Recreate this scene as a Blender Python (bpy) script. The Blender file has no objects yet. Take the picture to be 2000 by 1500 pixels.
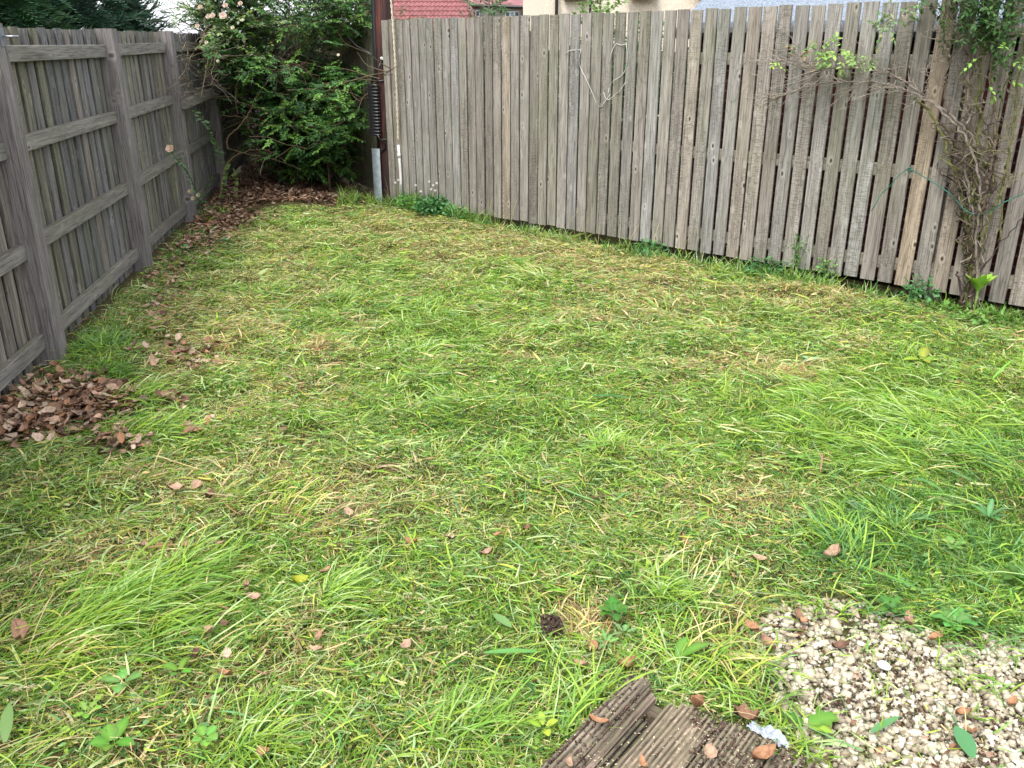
import bpy, math, random
import numpy as np
from mathutils import Vector, Matrix
R = math.radians
rng = np.random.default_rng(7)
random.seed(7)
scn = bpy.context.scene
COLL = scn.collection

# ------------------------------------------------------------------ camera
CAM_H, PITCH, FPX = 1.65, R(21.7), 1690.0          # FPX: focal length in photo pixels (2000 wide)
cd = bpy.data.cameras.new("camera"); cam = bpy.data.objects.new("camera", cd); COLL.objects.link(cam)
cam.location = (0, 0, CAM_H); cam.rotation_euler = (R(90) - PITCH, 0, 0)
cd.sensor_width = 36; cd.lens = FPX * 36 / 2000; cd.clip_start = 0.05; cd.clip_end = 2000
scn.camera = cam

# ------------------------------------------------------------------ sky and sun (overcast)
SUN_EL, SUN_ROT = R(58), R(215)
w = bpy.data.worlds.new("World"); scn.world = w; w.use_nodes = True
nt = w.node_tree; bg = nt.nodes["Background"]
sk = nt.nodes.new("ShaderNodeTexSky"); sk.sky_type = 'NISHITA'; sk.sun_disc = False
sk.sun_elevation = SUN_EL; sk.sun_rotation = SUN_ROT; sk.air_density = 1.0; sk.dust_density = 4.0
hs = nt.nodes.new("ShaderNodeHueSaturation"); hs.inputs["Saturation"].default_value = 0.30
nt.links.new(sk.outputs[0], hs.inputs["Color"])
vm = nt.nodes.new("ShaderNodeMix"); vm.data_type = 'RGBA'; vm.inputs[0].default_value = .5
nt.links.new(hs.outputs[0], vm.inputs[6]); vm.inputs[7].default_value = (4.6, 4.75, 5.0, 1); nt.links.new(vm.outputs[2], bg.inputs[0])
bg.inputs[1].default_value = 0.15
sl = bpy.data.lights.new("sun", 'SUN'); so = bpy.data.objects.new("sun", sl); COLL.objects.link(so)
sl.energy = .95; sl.angle = R(14); sl.color = (1.0, 0.965, 0.91)
S = Vector((math.sin(SUN_ROT) * math.cos(SUN_EL), math.cos(SUN_ROT) * math.cos(SUN_EL), math.sin(SUN_EL)))
so.rotation_euler = S.to_track_quat('Z', 'Y').to_euler(); so.location = S * 30
scn.view_settings.view_transform = 'Standard'; scn.view_settings.look = 'None'
scn.view_settings.gamma = 1; scn.view_settings.use_curve_mapping = False
scn.view_settings.exposure = 1.84
scn.cycles.max_bounces = 6; scn.cycles.diffuse_bounces = 3; scn.cycles.glossy_bounces = 2
scn.cycles.transmission_bounces = 4; scn.cycles.transparent_max_bounces = 8
scn.cycles.use_denoising = True

# ------------------------------------------------------------------ geometry helpers
CT, ST = math.cos(PITCH), math.sin(PITCH)
def ray(px, py):
    x = px - 1000; u = 750 - py
    return Vector((x, FPX * CT + u * ST, -FPX * ST + u * CT))
def at(px, py, z=0.0):                       # photo pixel -> point on the horizontal plane z
    r = ray(px, py); t = (z - CAM_H) / r.z
    return Vector((r.x * t, r.y * t, z))
def atY(px, py, Y):
    r = ray(px, py); t = Y / r.y
    return Vector((r.x * t, Y, CAM_H + r.z * t))
def proj(x, y, z=0.0):                       # world -> photo pixel (arrays)
    z = z - CAM_H; f = y * CT - z * ST; u = y * ST + z * CT
    f = np.maximum(f, 0.05)
    return 1000 + FPX * x / f, 750 - FPX * u / f
# right hand fence line (bottom, near side of the boards) and left fence line (post centres)
FP = Vector((-1.07, 9.11, 0)); FD = Vector((0.7482, -0.6635, 0)).normalized(); FN = Vector((-FD.y, FD.x, 0)) * -1
if FN.y > 0: FN = -FN
LP = Vector((-2.52, 4.43, 0)); LD = Vector((-0.62, 4.02, 0)).normalized(); LN = Vector((LD.y, -LD.x, 0))
def onfence(px, py, off=0.1, P=None, D=None, Nn=None):
    P = P or FP; D = D or FD; Nn = Nn or FN
    o = P + Nn * off; r = ray(px, py)
    t = (o.x * Nn.x + o.y * Nn.y) / (r.x * Nn.x + r.y * Nn.y)
    return Vector((r.x * t, r.y * t, CAM_H + r.z * t))

def _h(ix, iy, s):
    v = np.sin(ix * 127.1 + iy * 311.7 + s * 74.7) * 43758.5453
    return v - np.floor(v)
def vn(x, y, s=0):
    x = np.asarray(x, float); y = np.asarray(y, float)
    ix = np.floor(x); iy = np.floor(y); fx = x - ix; fy = y - iy
    fx = fx * fx * (3 - 2 * fx); fy = fy * fy * (3 - 2 * fy)
    return (_h(ix, iy, s) * (1 - fx) + _h(ix + 1, iy, s) * fx) * (1 - fy) + (_h(ix, iy + 1, s) * (1 - fx) + _h(ix + 1, iy + 1, s) * fx) * fy
def fbm(x, y, s=0, o=3):
    a, t, n = 0.5, 0, 0
    for k in range(o):
        t = t + a * vn(x * 2 ** k + 17.3 * k, y * 2 ** k - 9.1 * k, s + k); n += a; a *= .5
    return t / n
def inpoly(x, y, poly):
    ins = np.zeros(np.shape(x), bool); n = len(poly)
    for i in range(n):
        x0, y0 = poly[i][0], poly[i][1]; x1, y1 = poly[(i + 1) % n][0], poly[(i + 1) % n][1]
        c = ((y0 > y) != (y1 > y)) & (x < (x1 - x0) * (y - y0) / ((y1 - y0) or 1e-9) + x0)
        ins ^= c
    return ins

def link(o, parent=None):
    COLL.objects.link(o)
    if parent is not None: o.parent = parent
    return o
def tag(o, label=None, cat=None, group=None, kind=None):
    if label: o['label'] = label
    if cat: o['category'] = cat
    if group: o['group'] = group
    if kind: o['kind'] = kind
    return o
def thing(name, label, cat, group=None, loc=(0, 0, 0)):
    o = bpy.data.objects.new(name, None); link(o); o.empty_display_size = .1
    o.location = loc
    return tag(o, label, cat, group)

class MB:
    """collects faces with a per-vertex colour and a per-vertex local coordinate"""
    def __init__(s): s.v = []; s.f = []; s.c = []; s.l = []
    def add(s, V, F, col=(1, 1, 1), loc=None):
        b = len(s.v); s.v += [tuple(p) for p in V]
        s.f += [tuple(i + b for i in f) for f in F]
        if np.ndim(col) == 1: s.c += [tuple(col)] * len(V)
        else: s.c += [tuple(c) for c in col]
        s.l += [tuple(p) for p in (loc if loc is not None else V)]
    def build(s, name, mat, parent=None, smooth=False, origin=None):
        me = bpy.data.meshes.new(name); me.from_pydata(s.v, [], s.f)
        a = me.attributes.new('Col', 'FLOAT_COLOR', 'POINT')
        c = np.ones((len(s.v), 4), np.float32); c[:, :3] = np.array(s.c, np.float32).reshape(-1, 3); a.data.foreach_set('color', c.ravel())
        a = me.attributes.new('loc', 'FLOAT_VECTOR', 'POINT')
        a.data.foreach_set('vector', np.array(s.l, np.float32).ravel())
        me.materials.append(mat)
        if smooth: me.polygons.foreach_set('use_smooth', [True] * len(me.polygons))
        o = bpy.data.objects.new(name, me); link(o, parent)
        if parent is not None and tuple(parent.location) != (0, 0, 0):
            o.matrix_parent_inverse = Matrix.Translation(-Vector(parent.location))
        return o
    def plank(s, o, ax, ay, az, wd, th, ht, ch=.004, seg=1, wob=0, col=(1, 1, 1), rot=None):
        """chamfered timber: o = centre of the bottom, az = length direction"""
        rx, rz = random.uniform(0, 40), random.uniform(0, 40)
        a, b = wd / 2, th / 2
        prof = [(-a + ch, -b), (a - ch, -b), (a, -b + ch), (a, b - ch), (a - ch, b), (-a + ch, b), (-a, b - ch), (-a, -b + ch)]
        V = []; L = []; F = []
        wx = wy = 0
        for k in range(seg + 1):
            z = ht * k / seg
            if wob: wx += random.uniform(-wob, wob); wy += random.uniform(-wob, wob)
            for (x, y) in prof:
                V.append(o + ax * (x + wx) + ay * (y + wy) + az * z); L.append((x + rx, y + rx * .5, z + rz))
        for k in range(seg):
            for i in range(8):
                j = (i + 1) % 8
                F.append((k * 8 + i, k * 8 + j, (k + 1) * 8 + j, (k + 1) * 8 + i))
        F.append(tuple(range(7, -1, -1))); F.append(tuple(range(seg * 8, seg * 8 + 8)))
        s.add(V, F, col, L)
    def tube(s, P, r, n=6, col=(1, 1, 1), cap=True):
        P = [Vector(p) for p in P]; m = len(P)
        if not hasattr(r, '__len__'): r = [r] * m
        V = []; F = []; L = []; u = None; d = 0
        for i, p in enumerate(P):
            t = (P[min(i + 1, m - 1)] - P[max(i - 1, 0)])
            if t.length < 1e-9: t = Vector((0, 0, 1))
            t.normalize()
            if u is None:
                u = t.cross(Vector((0, 0, 1)) if abs(t.z) < .9 else Vector((1, 0, 0))).normalized()
            else:
                u = (u - t * u.dot(t)); u = u.normalized() if u.length > 1e-6 else t.orthogonal().normalized()
            v = t.cross(u)
            if i: d += (p - P[i - 1]).length
            for k in range(n):
                a = 2 * math.pi * k / n
                V.append(p + (u * math.cos(a) + v * math.sin(a)) * r[i]); L.append((k / n * r[0] * 6, 0, d))
        for i in range(m - 1):
            for k in range(n):
                j = (k + 1) % n
                F.append((i * n + k, i * n + j, (i + 1) * n + j, (i + 1) * n + k))
        if cap: F.append(tuple(range(n - 1, -1, -1))); F.append(tuple(range((m - 1) * n, m * n)))
        s.add(V, F, col, L)
    def box(s, c, ax, ay, az, w, t, h, col=(1, 1, 1)):
        c = Vector(c); s.plank(c - az * (h / 2), ax, ay, az, w, t, h, min(w, t) * .08, 1, 0, col)

def np_obj(name, V, Q, C, mat, parent=None, smooth=False):
    """V (n,3), Q (m,k) faces, C (n,3) colours: one mesh object"""
    me = bpy.data.meshes.new(name); n = len(V); m, k = Q.shape
    me.vertices.add(n); me.vertices.foreach_set('co', np.ascontiguousarray(V, np.float32).ravel())
    me.loops.add(m * k); me.loops.foreach_set('vertex_index', np.ascontiguousarray(Q, np.int32).ravel())
    me.polygons.add(m); me.polygons.foreach_set('loop_start', np.arange(0, m * k, k, dtype=np.int32))
    me.update(calc_edges=True)
    a = me.attributes.new('Col', 'FLOAT_COLOR', 'POINT')
    c = np.ones((n, 4), np.float32); c[:, :3] = C; a.data.foreach_set('color', c.ravel())
    if smooth: me.polygons.foreach_set('use_smooth', np.ones(m, bool))
    me.materials.append(mat)
    o = bpy.data.objects.new(name, me); link(o, parent)
    if parent is not None and tuple(parent.location) != (0, 0, 0):
        o.matrix_parent_inverse = Matrix.Translation(-Vector(parent.location))
    return o

def blades(P, hd, L, W, p0, p1, curl, roll, K, col, tip=None):
    """ribbons: root P, heading, length, width, start and end pitch, sideways curl, roll about own axis"""
    N = len(L); V = np.zeros((N, K + 1, 2, 3), np.float32); c = np.array(P, float).copy()
    prof = np.interp(np.arange(K + 1) / K, [0, .35, .75, 1], [.75, 1, .7, .12])
    for k in range(K + 1):
        t = k / K; p = p0 + (p1 - p0) * t; h = hd + curl * (t - .3)
        sd = np.stack([-np.sin(h), np.cos(h), np.zeros(N)], 1)
        up = np.stack([-np.sin(p) * np.cos(h), -np.sin(p) * np.sin(h), np.cos(p)], 1)
        wv = (sd * np.cos(roll)[:, None] + up * np.sin(roll)[:, None]) * (W * prof[k] * .5)[:, None]
        V[:, k, 0] = c - wv; V[:, k, 1] = c + wv
        if k < K:
            d = np.stack([np.cos(p) * np.cos(h), np.cos(p) * np.sin(h), np.sin(p)], 1)
            c = c + d * (L / K)[:, None]
    b = (np.arange(N) * (K + 1) * 2)[:, None, None] + (np.arange(K) * 2)[None, :, None]
    Q = (b + np.array([0, 1, 3, 2])[None, None, :]).reshape(-1, 4)
    tt = np.linspace(0, 1, K + 1)[None, :, None, None]
    c0 = col[:, None, None, :]; c1 = (col if tip is None else tip)[:, None, None, :]
    C = np.broadcast_to(c0 * (1 - tt) + c1 * tt, (N, K + 1, 2, 3)).reshape(-1, 3)
    return V.reshape(-1, 3), Q, C
def leaves(P, D, Nv, L, W, col, fold=.25, curl=.0):
    """folded two-quad leaves: base P, direction D, normal Nv"""
    N = len(L); D = D / np.linalg.norm(D, axis=1)[:, None]
    Sd = np.cross(D, Nv); Sd /= np.maximum(np.linalg.norm(Sd, axis=1)[:, None], 1e-6); U = np.cross(Sd, D)
    L = L[:, None]; W = W[:, None] * .5; curl = np.asarray(curl).reshape(-1, 1) if np.ndim(curl) else curl
    V = np.stack([P, P + D * L * .3 - Sd * W + U * W * fold, P + D * L * .68 - Sd * W * .8 + U * (W * fold + L * curl * .5),
                  P + D * L + U * L * curl, P + D * L * .68 + Sd * W * .8 + U * (W * fold + L * curl * .5), P + D * L * .3 + Sd * W + U * W * fold], 1)
    b = np.arange(N)[:, None] * 6
    Q = np.concatenate([b + np.array([0, 1, 2, 3]), b + np.array([0, 3, 4, 5])], 0)
    return V.reshape(-1, 3), Q, np.repeat(col, 6, 0)
def join(parts):
    V = []; Q = []; C = []; n = 0
    for v, q, c in parts:
        V.append(v); Q.append(q + n); C.append(c); n += len(v)
    return np.concatenate(V), np.concatenate(Q), np.concatenate(C)
def jit(col, n, a=.15, b=.08):
    c = np.tile(np.array(col, float), (n, 1)) * (1 + rng.normal(0, a, (n, 1))) * (1 + rng.normal(0, b, (n, 3)))
    return np.clip(c, .004, .9)

# ------------------------------------------------------------------ materials
class NT:
    def __init__(s, name):
        s.m = bpy.data.materials.new(name); s.m.use_nodes = True; s.t = s.m.node_tree
        s.b = s.t.nodes["Principled BSDF"]; s.out = s.t.nodes["Material Output"]
    def n(s, typ, **kw):
        x = s.t.nodes.new("ShaderNode" + typ)
        for k, v in kw.items():
            if k.startswith('i_'):
                key = k[2:]; key = int(key) if key.isdigit() else key
                x.inputs[key].default_value = v
            else: setattr(x, k, v)
        return x
    def l(s, a, b): s.t.links.new(a, b)
    def attr(s, name): return s.n("Attribute", attribute_name=name)
    def mapv(s, src, sc):
        x = s.n("Mapping"); x.inputs["Scale"].default_value = sc; s.l(src, x.inputs[0]); return x.outputs[0]
    def noise(s, src, scale, detail=3, rough=.55, dist=0):
        x = s.n("TexNoise"); x.inputs["Scale"].default_value = scale; x.inputs["Detail"].default_value = detail
        x.inputs["Roughness"].default_value = rough; x.inputs["Distortion"].default_value = dist
        if src is not None: s.l(src, x.inputs["Vector"])
        return x.outputs["Fac"]
    def ramp(s, src, stops):
        x = s.n("ValToRGB"); e = x.color_ramp.elements
        while len(e) < len(stops): e.new(.5)
        for k, (p, c) in enumerate(stops):
            e[k].position = p; e[k].color = (c, c, c, 1) if not hasattr(c, '__len__') else (*c, 1)
        s.l(src, x.inputs[0]); return x.outputs[0]
    def mix(s, fac, a, b, mode='MIX'):
        x = s.n("Mix", data_type='RGBA', blend_type=mode)
        for sock, v in ((x.inputs[0], fac), (x.inputs[6], a), (x.inputs[7], b)):
            if hasattr(v, 'links') or hasattr(v, 'is_linked'): s.l(v, sock)
            elif hasattr(v, '__len__'): sock.default_value = (*v, 1)
            else: sock.default_value = v
        return x.outputs[2]
    def math(s, op, a, b=0.0, c=0.0):
        x = s.n("Math", operation=op)
        for k, v in enumerate((a, b, c)):
            if hasattr(v, 'is_linked'): s.l(v, x.inputs[k])
            else: x.inputs[k].default_value = v
        return x.outputs[0]
    def bump(s, h, strength=.5, dist=.01):
        x = s.n("Bump"); x.inputs["Strength"].default_value = strength; x.inputs["Distance"].default_value = dist
        s.l(h, x.inputs["Height"]); s.l(x.outputs[0], s.b.inputs["Normal"])
    def done(s, col=None, rough=.7, spec=.3, metal=0):
        if col is not None:
            if hasattr(col, 'is_linked'): s.l(col, s.b.inputs["Base Color"])
            else: s.b.inputs["Base Color"].default_value = (*col, 1)
        s.b.inputs["Roughness"].default_value = rough; s.b.inputs["Specular IOR Level"].default_value = spec
        s.b.inputs["Metallic"].default_value = metal
        return s.m

def wood(name, dark, mid, light, moss=.25, saw=.35, knots=1.0):
    t = NT(name); L = t.attr('loc').outputs["Vector"]; C = t.attr('Col').outputs["Color"]
    grain = t.noise(t.mapv(L, (1, 1, .035)), 130, 4, .65)
    streak = t.noise(t.mapv(L, (1, 1, .06)), 34, 3, .6)
    # knots
    vo = t.n("TexVoronoi", feature='F1'); t.l(t.mapv(L, (9, 4, 5.0)), vo.inputs["Vector"]); vo.inputs["Scale"].default_value = 1
    vo.inputs["Randomness"].default_value = 1
    kd = vo.outputs["Distance"]
    # cathedral grain lines bent round the knots
    ring = t.noise(t.mapv(L, (1, 1, .11)), 9, 1, .4)
    rr = t.math('ADD', t.math('MULTIPLY', ring, 17.0), t.math('DIVIDE', .35, t.math('ADD', kd, .12)))
    lines = t.math('ABSOLUTE', t.math('SINE', t.math('MULTIPLY', rr, 3.1)))
    lm = t.ramp(lines, [(0.0, .0), (.35, 1.0)])
    col = t.mix(t.ramp(streak, [(.3, 0.0), (.7, 1.0)]), dark, light)
    col = t.mix(.45, col, mid)
    col = t.mix(t.math('MULTIPLY', t.math('SUBTRACT', 1.0, lm), .33), col, tuple(x * .5 for x in dark))
    col = t.mix(t.ramp(grain, [(.38, .6), (.5, 0.0)]), col, tuple(x * .38 for x in dark))
    col = t.mix(t.ramp(grain, [(.62, 0.0), (.75, .5)]), col, tuple(min(1, x * 1.45) for x in light))
    # fine horizontal saw marks in patches
    sw = t.noise(t.mapv(L, (.12, .12, 1)), 210, 2, .5)
    pm = t.ramp(t.noise(t.mapv(L, (1, 1, .25)), 3.3, 2), [(.45, 0.0), (.62, 1.0)])
    col = t.mix(t.math('MULTIPLY', t.math('MULTIPLY', t.ramp(sw, [(.42, 1.0), (.52, 0.0)]), pm), saw), col, tuple(x * .55 for x in dark))
    # knots: dark heart with pale ring
    if knots:
        col = t.mix(t.math('MULTIPLY', t.ramp(kd, [(.08, 0.0), (.12, .5), (.22, 0.0)]), knots * .55), col, tuple(min(1, x * 1.45) for x in light))
        col = t.mix(t.math('MULTIPLY', t.ramp(kd, [(.045, 1.0), (.095, 0.0)]), knots), col, tuple(x * .3 for x in dark))
    col = t.mix(1.0, col, C, 'MULTIPLY')
    # algae in soft vertical patches, and where water sits on ledges
    pos = t.n("NewGeometry"); al = t.noise(t.mapv(pos.outputs["Position"], (1, 1, .35)), 2.6, 4, .6)
    col = t.mix(t.math('MULTIPLY', t.ramp(al, [(.5, 0.0), (.72, 1.0)]), moss), col, (.085, .105, .035))
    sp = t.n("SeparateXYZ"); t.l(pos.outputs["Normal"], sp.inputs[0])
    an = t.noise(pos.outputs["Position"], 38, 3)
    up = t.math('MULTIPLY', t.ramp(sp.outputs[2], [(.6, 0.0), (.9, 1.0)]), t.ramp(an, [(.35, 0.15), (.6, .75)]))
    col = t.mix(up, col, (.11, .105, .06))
    h = t.math('ADD', t.math('MULTIPLY', grain, .8), t.math('MULTIPLY', lm, .3))
    t.bump(h, .55, .004)
    return t.done(col, .82, .2)

M = {}
M['fence_r'] = wood('weathered_larch_board', (.125, .11, .093), (.23, .211, .186), (.37, .35, .32), .26, .55)
M['fence_l'] = wood('weathered_grey_board', (.06, .055, .05), (.15, .143, .134), (.33, .318, .30), .28, .3)
M['post_l'] = wood('weathered_grey_post', (.10, .091, .088), (.175, .163, .158), (.28, .267, .258), .2, .1, .8)
M['deck'] = wood('rotten_deck_timber', (.10, .078, .062), (.25, .205, .165), (.42, .36, .295), .12, .0, 0)

def foliage(name, rough=.5, trans=.35, spec=.35, var=8):
    t = NT(name); C = t.attr('Col').outputs["Color"]
    g = t.n("NewGeometry"); nz = t.noise(g.outputs["Position"], var, 2)
    col = t.mix(t.ramp(nz, [(.3, .0), (.7, .28)]), C, t.mix(1.0, C, (.6, .75, .55), 'MULTIPLY'))
    t.done(col, rough, spec)
    tr = t.n("BsdfTranslucent"); t.l(t.mix(1.0, col, (1.1, 1.2, .7), 'MULTIPLY'), tr.inputs[0])
    mx = t.n("MixShader"); mx.inputs[0].default_value = trans
    t.l(t.b.outputs[0], mx.inputs[1]); t.l(tr.outputs[0], mx.inputs[2]); t.l(mx.outputs[0], t.out.inputs[0])
    return t.m
M['grass'] = foliage('grass_blade', .45, .32, .3, 3)
M['leaf'] = foliage('shrub_leaf', .55, .28, .3, 22)
M['conifer'] = foliage('conifer_spray', .6, .12, .2, 3)
M['petal'] = foliage('petal', .6, .4, .1, 30)
def vcol(name, rough=.8, spec=.2, nscale=60, dark=.6, bump=.3, metal=0):
    t = NT(name); C = t.attr('Col').outputs["Color"]; g = t.n("TexCoord").outputs["Object"]
    nz = t.noise(g, nscale, 4, .6)
    col = t.mix(t.ramp(nz, [(.35, 1.0), (.6, 0.0)]), C, t.mix(1.0, C, (dark, dark, dark), 'MULTIPLY'))
    if bump: t.bump(nz, bump, .004)
    return t.done(col, rough, spec, metal)
M['dead'] = vcol('dead_leaf', .7, .25, 90, .6, .4)
M['bark'] = vcol('stem_bark', .85, .15, 70, .55, .5)
M['stone'] = vcol('pale_stone', .75, .25, 120, .8, .3)
M['paint'] = vcol('flat_coating', .6, .3, 14, .85, .1)
M['black'] = vcol('black_plastic', .38, .5, 50, .7, .1)
M['zinc'] = vcol('galvanised_steel', .48, .5, 22, .72, .05, .75)

# ------------------------------------------------------------------ lawn zones, drawn on the ground
GRAVEL = [tuple(at(*p).xy) for p in [(1475, 1228), (1520, 1195), (1610, 1180), (1740, 1196), (1850, 1262), (1935, 1250), (2030, 1232), (2400, 1235), (2500, 1800), (1720, 1800), (1640, 1560), (1585, 1465), (1525, 1380)]]
DK0 = at(1233, 1310, .075); DK0.z = 0; DKA = (at(1050, 1500, .075).xy.to_3d() - DK0).normalized(); DKB = (at(1578, 1500, .075).xy.to_3d() - DK0).normalized()
DKB = (DKB - DKA * DKB.dot(DKA)).normalized()
DECK = [tuple(v.xy) for v in (DK0 + DKB * -.005, DK0 + DKB * .56, DK0 + DKB * .56 + DKA * 1.6, DK0 + DKA * 1.6)]
def blobs(px, py, L):
    t = 0
    for (x, y, rx, ry, a) in L:
        t = t + a * np.exp(-((px - x) / rx) ** 2 - ((py - y) / ry) ** 2)
    return t
STRAW = [(480, 655, 200, 65, .65), (330, 610, 110, 60, .6), (620, 800, 150, 45, .35), (850, 470, 320, 40, .45), (1300, 490, 260, 50, .45),
         (1500, 715, 150, 45, .65), (1550, 900, 120, 25, .5), (730, 705, 130, 45, .35), (110, 1240, 150, 60, .35), (1150, 1200, 70, 60, .7),
         (1650, 600, 140, 30, .6), (1480, 1010, 130, 40, .4), (560, 930, 200, 40, .25), (400, 1100, 120, 40, .3), (1230, 560, 120, 40, .4), (250, 960, 200, 30, .3),
         (1700, 680, 60, 25, .5), (1450, 1260, 120, 60, .5), (1050, 700, 120, 35, .3)]
GREEN = [(1750, 830, 280, 110, 1.1), (860, 640, 110, 60, .7), (960, 800, 190, 90, .65), (1480, 830, 180, 70, .6), (230, 1190, 170, 70, .8), (660, 610, 130, 30, .6),
         (1000, 545, 160, 30, .5), (200, 720, 60, 50, .7), (600, 1130, 200, 50, .4), (700, 480, 120, 20, .6), (1900, 1050, 250, 150, .9), (300, 880, 250, 40, .35), (1500, 540, 350, 14, .6)]
DARKG = [(1850, 1080, 330, 130, 1.0), (1950, 950, 160, 100, .5), (1200, 1190, 60, 50, .8), (950, 860, 160, 50, .35), (120, 1400, 200, 90, .35), (350, 500, 90, 30, .6), (1900, 610, 200, 25, .5)]
LITTER = [(110, 800, 110, 48, 1.6), (30, 830, 80, 40, 1.4), (230, 885, 60, 22, 1.0), (590, 372, 190, 27, 4), (455, 385, 70, 30, 2.5), (400, 455, 45, 26, 1.2), (395, 425, 25, 40, 1.0),
          (330, 685, 80, 30, .35), (375, 780, 45, 60, .35), (400, 850, 40, 30, .35), (350, 600, 80, 50, .3), (430, 430, 90, 20, .9)]
def ground_z(x, y):
    base = .035 * (fbm(x * 1.1, y * 1.1, 3, 3) - .5) + .11 * np.clip(fbm(x * 4.6, y * 4.6, 11, 3) - .47, -.25, .5)
    dl = (x - LP.x) * LN.x + (y - LP.y) * LN.y
    dr = (x - FP.x) * FN.x + (y - FP.y) * FN.y
    k = np.clip(np.minimum(dl, dr) / .5, 0, 1)
    px, py = proj(x, y, 0)
    k = k * (1 - np.clip(blobs(px, py, [(1750, 1380, 330, 190, 1.6), (1300, 1450, 230, 150, 1.6)]), 0, 1))
    return base * k - .06 * (1 - np.clip(dr / .16, 0, 1)) * (dr > -2)

# ------------------------------------------------------------------ ground sheet to the horizon
ax_x = np.concatenate([-np.geomspace(400, 4.6, 22), np.arange(-4.5, 4.51, .05), np.geomspace(4.6, 400, 22)])
ax_y = np.concatenate([-np.geomspace(300, 1.2, 16), np.arange(-1, 13.01, .05), np.geomspace(13.2, 500, 24)])
X, Y = np.meshgrid(ax_x, ax_y, indexing='ij'); Z = ground_z(X, Y) * ((np.abs(X) < 5) & (Y < 13) & (Y > -1))
V = np.stack([X.ravel(), Y.ravel(), Z.ravel()], 1); nx, ny = len(ax_x), len(ax_y)
I = (np.arange(nx - 1)[:, None] * ny + np.arange(ny - 1)[None, :]).ravel()
t = NT('garden_soil'); g = t.n("NewGeometry").outputs["Position"]
c = t.mix(t.ramp(t.noise(g, 14, 5, .65), [(.35, 0.0), (.65, 1.0)]), (.035, .026, .016), (.085, .08, .03))
c = t.mix(t.ramp(t.noise(g, 90, 3), [(.45, 0.0), (.7, .6)]), c, (.13, .11, .05)); t.bump(t.noise(g, 60, 4), .8, .01)
M['soil'] = t.done(c, .95, .1)
o = np_obj('ground', V, np.stack([I, I + ny, I + ny + 1, I + 1], 1), np.ones((len(V), 3)), M['soil'], smooth=True)
tag(o, kind='structure')

# ------------------------------------------------------------------ right hand fence
def nails(mb, p, ax, n, up, col=(.22, .2, .19)):
    for sgn in (-1, 1):
        c = p + ax * sgn * .028
        mb.add([c - ax * .003 - up * .003 + n * .0012, c + ax * .003 - up * .003 + n * .0012, c + ax * .003 + up * .003 + n * .0012, c - ax * .003 + up * .003 + n * .0012], [(0, 1, 2, 3)], col)
UP = Vector((0, 0, 1))
fence = thing('board_fence', 'weathered brown-grey fence of upright boards running along the right side of the lawn', 'fence')
mb = MB()
s = -.285; k = 0
while s < 8.2:
    pitch = np.interp(s, [0, 1.5, 3, 5], [.1065, .109, .114, .119]); wd = (.0945 if s < 2.2 else .0965) + random.uniform(-.003, .003)
    top = np.interp(s, [0, 2.5, 5.5], [1.833, 1.849, 1.885]) + random.uniform(-.006, .006)
    bot = .08 + random.uniform(-.008, .008)
    tint = random.choice([(1, 1, 1), (1.03, 1.03, 1.0), (.96, .98, 1.0), (1.06, 1.01, .96), (.88, .86, .85), (1.0, 1.04, 1.1), (1.12, 1.02, .92), (.98, .99, .93), (1.03, 1.0, .97)])
    b = random.uniform(.82, 1.13); tint = tuple(x * b for x in tint)
    if abs(s - 4.92) < .06: tint = (1.12, .98, .82)
    lean = random.uniform(-.003, .003); az = (UP + FD * lean).normalized()
    o = FP + FD * (s + wd / 2) + UP * bot + FN * (.009 + random.uniform(-.002, .003))
    yaw = random.uniform(-.02, .02); a_ = (FD + FN * yaw).normalized(); n_ = (FN - FD * yaw).normalized()
    mb.plank(o, a_, n_, az, wd, .018, top - bot, .003, 6, .0008, tint)
    for zz in (.22, .835, 1.52):
        nails(mb, FP + FD * (s + wd / 2) + UP * (zz + random.uniform(-.012, .012)) + FN * .022, FD, FN, UP)
    s += pitch; k += 1
mb.build('board_panel', M['fence_r'], fence)
for zz in (.215, .835, 1.52):
    for a in (-.27, 2.42, 5.11):
        mb = MB(); c = FP + FD * a - FN * .020 + UP * zz
        mb.plank(c, UP, FN, FD, .085, .036, 2.69, .004, 5, .001, (.8, .78, .7)); mb.build('rail', M['fence_r'], fence)
for a in (-.2, 1.6, 3.4, 5.2, 7.0):
    mb = MB(); mb.plank(FP + FD * a - FN * .09 - UP * .3, FD, FN, UP, .09, .09, 2.02, .005, 4, .001, (.7, .68, .62)); mb.build('post', M['fence_r'], fence)

# back fence behind the bush (same kind of boards, from the pole to the far corner)
BP = Vector((-1.33, 9.72, 0)); BD = Vector((-.475, .88, 0)).normalized(); BN = Vector((-BD.y, BD.x, 0))
if BN.y > 0: BN = -BN
bf = thing('board_fence', 'greenish board fence behind the bush, between the utility pole and the far corner', 'fence')
mb = MB(); s = -.1
while s < 4.75:
    wd = .115 + random.uniform(-.004, .004); b = random.uniform(.8, 1.0)
    mb.plank(BP + BD * (s + wd / 2) + UP * .03 + BN * (.01 + random.uniform(-.002, .004)), BD, BN, UP, wd, .018, 1.79 + random.uniform(-.01, .01), .003, 4, .001, (.9 * b, .92 * b, .72 * b))
    s += .121
mb.build('board_panel', M['fence_r'], bf)
for zz in (.25, .9, 1.5):
    mb = MB(); mb.plank(BP - BN * .02 + UP * zz - BD * .1, UP, BN, BD, .085, .036, 4.8, .004, 3, .001, (.7, .7, .6)); mb.build('rail', M['fence_r'], bf)
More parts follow.
